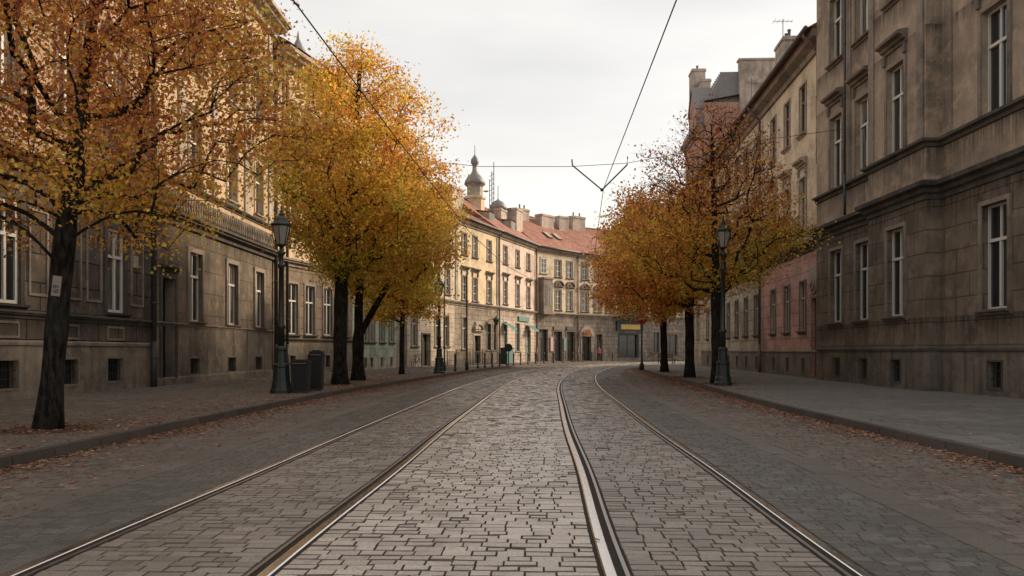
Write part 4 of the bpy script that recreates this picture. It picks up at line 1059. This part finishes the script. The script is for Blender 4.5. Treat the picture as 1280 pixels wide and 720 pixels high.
lamp('ornate street lamp nearest on the left, beside the litter bins',(-6.85,23.75,.13),5.5)
lamp('street lamp farther down the left kerb past the slim tree',(-4.0,44.0,.13),5.4)
lamp('ornate street lamp on the right beside the half bare tree',(7.65,29.0,.13),6.1)
# plain tall posts
def post(label,loc,h,r=.06,arm=None):
    t=thing('tall_post',label,'post',loc); b=MB(); b.lathe([(r*1.9,0),(r*1.9,.5),(r*1.2,.55),(r,.6),(r*.8,h),(r*.3,h+.1)],10); link('shaft',b.mesh('shaft',M['iron'],True),t)
    return t
post('tall slim black post at the left kerb in front of the yellow house',(-2.9,51.3,.13),6.2)
post('thin black post standing just behind the farther left lamp',(-4.1,48.5,.13),5.4,.05)
# red round sign right
t=thing('round_red_sign','round red traffic sign on a post at the right street corner','road sign',(8.35,51.5,.13))
b=MB(); b.lathe([(.16,0),(.16,.35),(.10,.45),(.07,.5),(.055,3.5)],10); link('post',b.mesh('post',M['iron'],True),t)
M['red_sign']=plain('red_sign_face',(.5,.035,.04),.4,var=.1); M['white_sign']=plain('white_sign_face',(.7,.68,.66),.4,var=.05)
b=MB(); disc(b,.33,.33,.0,-.03); f=link('sign_face',b.mesh('sign_face',M['red_sign']),t,(0,-.07,3.3))
b=MB(); b.box(-.22,.22,-.036,-.031,-.05,.05); link('white_bar',b.mesh('white_bar',M['white_sign']),f)
# bollards
def bollard_mesh():
    b=MB(); b.lathe([(.085,0),(.085,.12),(.062,.16),(.058,.86),(.075,.88),(.075,.93),(.06,1.02),(.03,1.1)],10); return b.mesh('bollard',M['iron'],True)
bm=bollard_mesh(); k=0
names=['first','second','third','fourth','fifth','sixth','seventh','eighth','ninth','tenth','eleventh','twelfth','thirteenth','fourteenth','fifteenth','sixteenth','seventeenth','eighteenth','nineteenth','twentieth']
s=LK.s_of_y(48.5)
for k in range(19):
    x,y=LK.at(s,-.5)
    if k==1: s+=5.2; continue
    o=link('bollard',bm,None,(float(x),float(y),.13)); tag(o,'black iron bollard at the left kerb, %s from the near end of the row'%names[k if k<1 else k-1],'bollard','bollards along the bending left kerb'); s+=2.45 if k<11 else 2.8
x,y=LK.at(LK.s_of_y(66.5),-.55)
t=thing('round_dark_sign','dark round sign on a short post among the bollards','road sign',(float(x),float(y),.13)); b=MB(); b.lathe([(.06,0),(.05,1.7)],8); link('post',b.mesh('post',M['iron']),t); b=MB(); disc(b,.34,.34,0,-.03); link('sign_face',b.mesh('sign_face',M['plastic']),t,(0,-.06,1.5))
# bins
def bin_(label,loc,w,d,h,rot):
    t=thing('litter_bin',label,'litter bin',loc,rot,'black bins beside the left lamp')
    b=MB(); e=.03
    b.v+=[(-w/2+e,-d/2+e,0.04),(w/2-e,-d/2+e,.04),(w/2-e,d/2-e,.04),(-w/2+e,d/2-e,.04),(-w/2,-d/2,h*.86),(w/2,-d/2,h*.86),(w/2,d/2,h*.86),(-w/2,d/2,h*.86)]
    for q in ((0,3,2,1),(0,1,5,4),(1,2,6,5),(2,3,7,6),(3,0,4,7),(4,5,6,7)): b.f.append(q); b.m.append(0)
    for x in (-w/4,0,w/4): b.box(x-.012,x+.012,-d/2-.012,-d/2+.03,.12,h*.8)
    link('body',b.mesh('body',M['plastic']),t)
    b=MB(); b.box(-w/2-.025,w/2+.025,-d/2-.03,d/2+.02,h*.86+.002,h*.90); b.box(-w/2,w/2,-d/2+.02,d/2,h*.90,h*.97); b.box(-w/2+.1,w/2-.1,-d/2+.08,d/2-.08,h*.97,h); link('lid',b.mesh('lid',M['plastic']),t)
    b=MB(); b.tube([(-w/2+.06,-d/2-.05,h*.88),(w/2-.06,-d/2-.05,h*.88)],.015,6); link('handle',b.mesh('handle',M['zinc']),t)
bin_('wider black wheeled bin next to the left street lamp',(-6.3,23.9,.13),.52,.52,1.0,.05)
bin_('taller narrow black bin behind the wider one',(-6.15,25.2,.13),.42,.5,1.28,.1)
# number plate on tree
t=thing('number_plate','small tilted white number plate nailed to the nearest trunk','sign',(-7.215,12.672,2.42))
t.rotation_euler=(0,R(6),R(8)); t.scale=(.78,1,.8)
b=MB(); b.box(-.085,.085,-.008,.008,-.2,.2); link('plate',b.mesh('plate',plain('aged_white_enamel',(.27,.22,.18),.7,var=.3,scale=18)),t)
cu=bpy.data.curves.new('digits','FONT'); cu.body='69'; cu.size=.17; cu.extrude=.002; cu.align_x='CENTER'; cu.align_y='CENTER'
tmp=bpy.data.objects.new('digits',cu); COL.objects.link(tmp); dg=bpy.context.evaluated_depsgraph_get(); me=bpy.data.meshes.new_from_object(tmp.evaluated_get(dg)); bpy.data.objects.remove(tmp)
me.materials.clear(); me.materials.append(M['iron']); o=link('digits',me,t,(0,-.011,-.06)); o.rotation_euler=(R(90),R(-90),0)
# green cabinet
x,y=LK.at(LK.s_of_y(73),-2.6)
t=thing('green_cabinet','green street cabinet standing before the pink house','cabinet',(float(x),float(y),.13),R(55)); b=MB(); b.box(-.55,.55,-.35,.35,0,1.45); b.box(-.6,.6,-.4,.4,1.45,1.53); link('body',b.mesh('body',M['green_wood']),t); b=MB(); b.box(-.5,-.01,-.365,-.351,.1,1.4); b.box(.01,.5,-.365,-.351,.1,1.4); link('door',b.mesh('door',M['teal_wood']),t)
# iron fence before the beige/yellow houses
def fence(label,a,c):
    a=Vector(a);c=Vector(c);L=(c-a).length; t=thing('iron_fence',label,'fence',(a.x,a.y,.12),math.atan2(c.y-a.y,c.x-a.x))
    b=MB()
    for i in range(int(L/.14)): b.box(i*.14-.01,i*.14+.01,-.01,.01,0,1.15)
    link('bars',b.mesh('bars',M['iron']),t); b=MB(); b.box(0,L,-.02,.02,1.15,1.19); b.box(0,L,-.02,.02,.12,.15); link('rail',b.mesh('rail',M['iron']),t)
    for i in range(int(L/2)+1): b=MB(); b.lathe([(.035,0),(.035,1.25),(.06,1.28),(.02,1.36)],8); link('fence_post',cached('fp',lambda:b.mesh('fence_post',M['iron'])),t,(min(i*2,L),0,0))
fence('low black iron fence in front of the beige house',(-5.2,64),(-3.5,69.3)); fence('low black iron fence in front of the yellow house doors',(-3.4,69.8),(-.4,77.2))
# bicycle
t=thing('parked_bicycle','dark bicycle leaning by the beige house doorway','bicycle',(-7.1,59.6,.12),R(70))
for x in (-.52,.52):
    b=MB(); b.tube([(x+.33*math.cos(a),0,.34+.33*math.sin(a)) for a in np.linspace(0,2*math.pi,25)],.022,6)
    w=link('wheel',b.mesh('wheel',M['plastic']),t); b=MB()
    for a in np.linspace(0,math.pi,7): b.tube([(x+.32*math.cos(a),0,.34+.32*math.sin(a)),(x-.32*math.cos(a),0,.34-.32*math.sin(a))],.004,3)
    link('spokes',b.mesh('spokes',M['zinc']),w)
b=MB()
for a,c in (((-.52,0,.34),(-.08,0,.32)),((-.08,0,.32),(-.2,0,.85)),((-.52,0,.34),(-.18,0,.75)),((-.18,0,.75),(.35,0,.8)),((-.08,0,.32),(.37,0,.72)),((.33,0,.9),(.52,0,.34))): b.tube([a,c],.02,6)
link('bicycle_frame',b.mesh('bicycle_frame',M['iron']),t); b=MB(); b.tube([(.3,-.28,1.0),(.33,0,.95),(.3,.28,1.0)],.015,6); link('handlebar',b.mesh('handlebar',M['iron']),t); b=MB(); b.box(-.33,-.08,-.06,.06,.87,.92); link('saddle',b.mesh('saddle',M['plastic']),t)
# bench right
t=thing('park_bench','dark slatted bench at the far corner between the right trunks','bench',(14.6,75.5,0.12),R(10))
b=MB(); [b.box(-.8,.8,-.2+i*.13,-.1+i*.13,.43,.46) for i in range(4)]; link('seat',b.mesh('seat',M['brown_wood']),t); b=MB(); [b.box(-.8,.8,.3,.33,.55+i*.13,.65+i*.13) for i in range(3)]; link('backrest',b.mesh('backrest',M['brown_wood']),t)
for x in (-.7,.7): b=MB(); b.box(x-.03,x+.03,-.2,-.15,0,.43); b.box(x-.03,x+.03,.33,.37,0,.95); b.box(x-.03,x+.03,-.15,.33,.38,.43); link('leg',b.mesh('leg',M['iron']),t)

# ------------------------------------------------------------------ people
def person(label,loc,rot,stops,stride=.22,h=1.74):
    k=h/1.74
    J=[((0,0,.95),(.15,.11)),((0,0,1.15),(.135,.10)),((0,0,1.38),(.17,.11)),((0,0,1.48),(.06,.06)),((0,-.01,1.56),(.06,.065)),((0,-.01,1.66),(.085,.10)),((0,0,1.72),(.06,.07)),
       ((.2,0,1.40),(.06,.06)),((.25,.05,1.14),(.045,.045)),((.25,-.05,.92),(.036,.036)),((.25,-.08,.83),(.028,.04)),
       ((-.2,0,1.40),(.06,.06)),((-.25,-.04,1.14),(.045,.045)),((-.25,-.16,.94),(.036,.036)),((-.25,-.2,.86),(.028,.04)),
       ((.09,0,.90),(.095,.10)),((.10,-stride*.5,.50),(.065,.065)),((.10,-stride*.6,.09),(.045,.045)),((.10,-stride*.6-.15,.04),(.04,.03)),
       ((-.09,0,.90),(.095,.10)),((-.10,stride*.3,.50),(.065,.065)),((-.10,stride,.11),(.045,.045)),((-.10,stride-.13,.04),(.04,.03))]
    E=[(0,1),(1,2),(2,3),(3,4),(4,5),(5,6),(2,7),(7,8),(8,9),(9,10),(2,11),(11,12),(12,13),(13,14),(0,15),(15,16),(16,17),(17,18),(0,19),(19,20),(20,21),(21,22)]
    me=bpy.data.meshes.new('person'); me.from_pydata([tuple(c*k for c in j[0]) for j in J],E,[])
    n=NT('clothing'); z=n.n('SeparateXYZ',Vector=n.n('TexCoord').outputs['Object']).outputs[2]
    c=n.ramp(n.math('DIVIDE',z,2.),stops,'CONSTANT'); me.materials.append(n.bsdf(c,.8))
    o=link('person',me,None,loc,rot); tag(o,label,'person')
    me.skin_vertices.new() if hasattr(me.skin_vertices,'new') and not me.skin_vertices else None
    md=o.modifiers.new('Skin','SKIN'); 
    if not me.skin_vertices:
        bpy.context.view_layer.objects.active=o
    if me.skin_vertices:
        for i,j in enumerate(J): me.skin_vertices[0].data[i].radius=(j[1][0]*k,j[1][1]*k)
        me.skin_vertices[0].data[0].use_root=True
    s=o.modifiers.new('Sub','SUBSURF'); s.levels=2; s.render_levels=2
    return o
SK=(.42,.25,.18)
x,y=10.3,94.6
person('pedestrian in a red top and dark trousers before the arched doorway',(x,y,.12),R(30),[(0,(.02,.02,.025)),(.47,(.5,.05,.07)),(.66,(.12,.18,.3)),(.745,SK),(.845,(.05,.03,.02))])
person('pedestrian in a dark coat on the right pavement beyond the trees',(13.4,60.5,.13),R(170),[(0,(.02,.02,.022)),(.3,(.025,.03,.045)),(.745,SK),(.845,(.03,.02,.015))],.15)

# ------------------------------------------------------------------ overhead wires
def wire(name,label,pts,r,cat='cable',group=None):
    b=MB(); b.tube(pts,r,6); o=link(name,b.mesh(name,M['wire'],True)); tag(o,label,cat,group); return o
def contact(off,z,label):
    S=np.arange(2,CEN.L-20,1.5); x,y=CEN.at(S,off); return wire('contact_wire',label,[(a,c,z) for a,c in zip(x,y)],.016,'cable','tram contact wires')
def wl(p,q,n=16,sag=.2): p,q=Vector(p),Vector(q); return [p.lerp(q,i/n)-Vector((0,0,sag*4*(i/n)*(1-i/n))) for i in range(n+1)]
# right contact wire runs in straight spans over the right track
rp=[(2.1,2,7.25),(2.72,13.2,7.2),(3.25,28.4,7.15),(4.75,46,7.1),(8.6,66,7.1),(16,86,7.1)]
wire('contact_wire','overhead tram contact wire above the right track',rp,.013,'cable','tram contact wires')
lp=[(-3.4,2,6.1),(-2.9,10.7,6.05),(-2.5,17.5,6.0),(-1.66,31,6.0),(-.4,44,6.1),(3.4,64,6.1),(10,82,6.1)]
wire('contact_wire','overhead tram contact wire above the left track',lp,.012,'cable','tram contact wires')
A=Vector((-12.55,29.0,9.0)); Bq=Vector((13.15,31.8,10.2))
cx=(3.25-A.x)/(Bq.x-A.x); py=A.y+(Bq.y-A.y)*cx
zb=8.7
sp=[A,A.lerp(Bq,.25)-Vector((0,0,.55)),Vector((-1.2,A.y+(Bq.y-A.y)*((-1.2-A.x)/25.7),8.35)),Vector((2.3,py-.05,8.45)),Vector((4.4,py+.05,8.6)),A.lerp(Bq,.8)-Vector((0,0,.6)),Bq]
wire('span_wire','cross span wire slung between the houses over the tracks',sp,.011)
bk=thing('wire_hanger','v shaped hanger holding the contact wire under the span wire','wire hanger',(3.25,28.9,7.2))
b=MB(); b.tube([(-1.05,.5,1.22),(-1.03,.5,1.0),(0,0,.0)],.028,6); b.tube([(1.0,.5,1.32),(.98,.5,1.02),(0,0,0)],.028,6); link('arm',b.mesh('arm',M['iron']),bk)
b=MB(); b.lathe([(.05,-.05),(.07,0),(.05,.05)],8); link('clamp',b.mesh('clamp',M['iron']),bk); 

# ------------------------------------------------------------------ light, sky, camera
SUN_AZ,SUN_EL=R(63),R(25)      # to the right of straight ahead, low
w=bpy.data.worlds.new('World'); scene.world=w; w.use_nodes=True; nt=w.node_tree; nt.nodes.clear()
N_=nt.nodes.new; Lk=nt.links.new
out=N_('ShaderNodeOutputWorld'); sky=N_('ShaderNodeTexSky'); sky.sky_type='NISHITA'; sky.sun_disc=False; sky.sun_elevation=SUN_EL; sky.sun_rotation=SUN_AZ
sky.air_density=1.; sky.dust_density=3.
bg1=N_('ShaderNodeBackground'); bg1.inputs[1].default_value=.05; Lk(sky.outputs[0],bg1.inputs[0])
tc=N_('ShaderNodeTexCoord'); sep=N_('ShaderNodeSeparateXYZ'); Lk(tc.outputs['Generated'],sep.inputs[0])
mp=N_('ShaderNodeMapping'); mp.inputs['Scale'].default_value=(1.2,1.2,4.5); Lk(tc.outputs['Generated'],mp.inputs[0])
no=N_('ShaderNodeTexNoise'); no.inputs['Scale'].default_value=1.6; no.inputs['Detail'].default_value=5; no.inputs['Roughness'].default_value=.5; Lk(mp.outputs[0],no.inputs['Vector'])
rp_=N_('ShaderNodeValToRGB'); Lk(sep.outputs[2],rp_.inputs[0]); e=rp_.color_ramp.elements
e[0].position=0; e[0].color=(.93,.84,.73,1); e[1].position=.5; e[1].color=(.62,.59,.55,1); q=e.new(.18); q.color=(.84,.78,.70,1); q=e.new(1.); q.color=(.66,.62,.57,1)
mx=N_('ShaderNodeMix'); mx.data_type='RGBA'; mx.blend_type='MULTIPLY'; mx.inputs[0].default_value=1.
r2=N_('ShaderNodeValToRGB'); Lk(no.outputs['Fac'],r2.inputs[0]); r2.color_ramp.elements[0].position=.36; r2.color_ramp.elements[0].color=(.80,.81,.82,1); r2.color_ramp.elements[1].position=.65; r2.color_ramp.elements[1].color=(1.04,1.03,1.01,1)
Lk(rp_.outputs[0],mx.inputs[6]); Lk(r2.outputs[0],mx.inputs[7])
bg2=N_('ShaderNodeBackground'); Lk(mx.outputs[2],bg2.inputs[0]); bg2.inputs[1].default_value=1.15
ad=N_('ShaderNodeAddShader'); Lk(bg1.outputs[0],ad.inputs[0]); Lk(bg2.outputs[0],ad.inputs[1]); Lk(ad.outputs[0],out.inputs[0])
sl=bpy.data.lights.new('sun','SUN'); sl.energy=4.8; sl.angle=R(10); sl.color=(1.,.80,.58); so=bpy.data.objects.new('sun',sl); COL.objects.link(so)
d=Vector((math.sin(SUN_AZ)*math.cos(SUN_EL),math.cos(SUN_AZ)*math.cos(SUN_EL),math.sin(SUN_EL))); so.rotation_euler=d.to_track_quat('Z','Y').to_euler()
cam=bpy.data.cameras.new('camera'); cam.sensor_width=36; cam.lens=36*1000/1280; cam.shift_y=78/1280; cam.clip_end=2000; cam.clip_start=.05
co=bpy.data.objects.new('camera',cam); COL.objects.link(co); co.location=(0,0,CAMH); co.rotation_euler=(R(90),0,0); scene.camera=co
scene.view_settings.view_transform='Standard'; scene.view_settings.look='None'; scene.view_settings.exposure=0; scene.view_settings.gamma=1
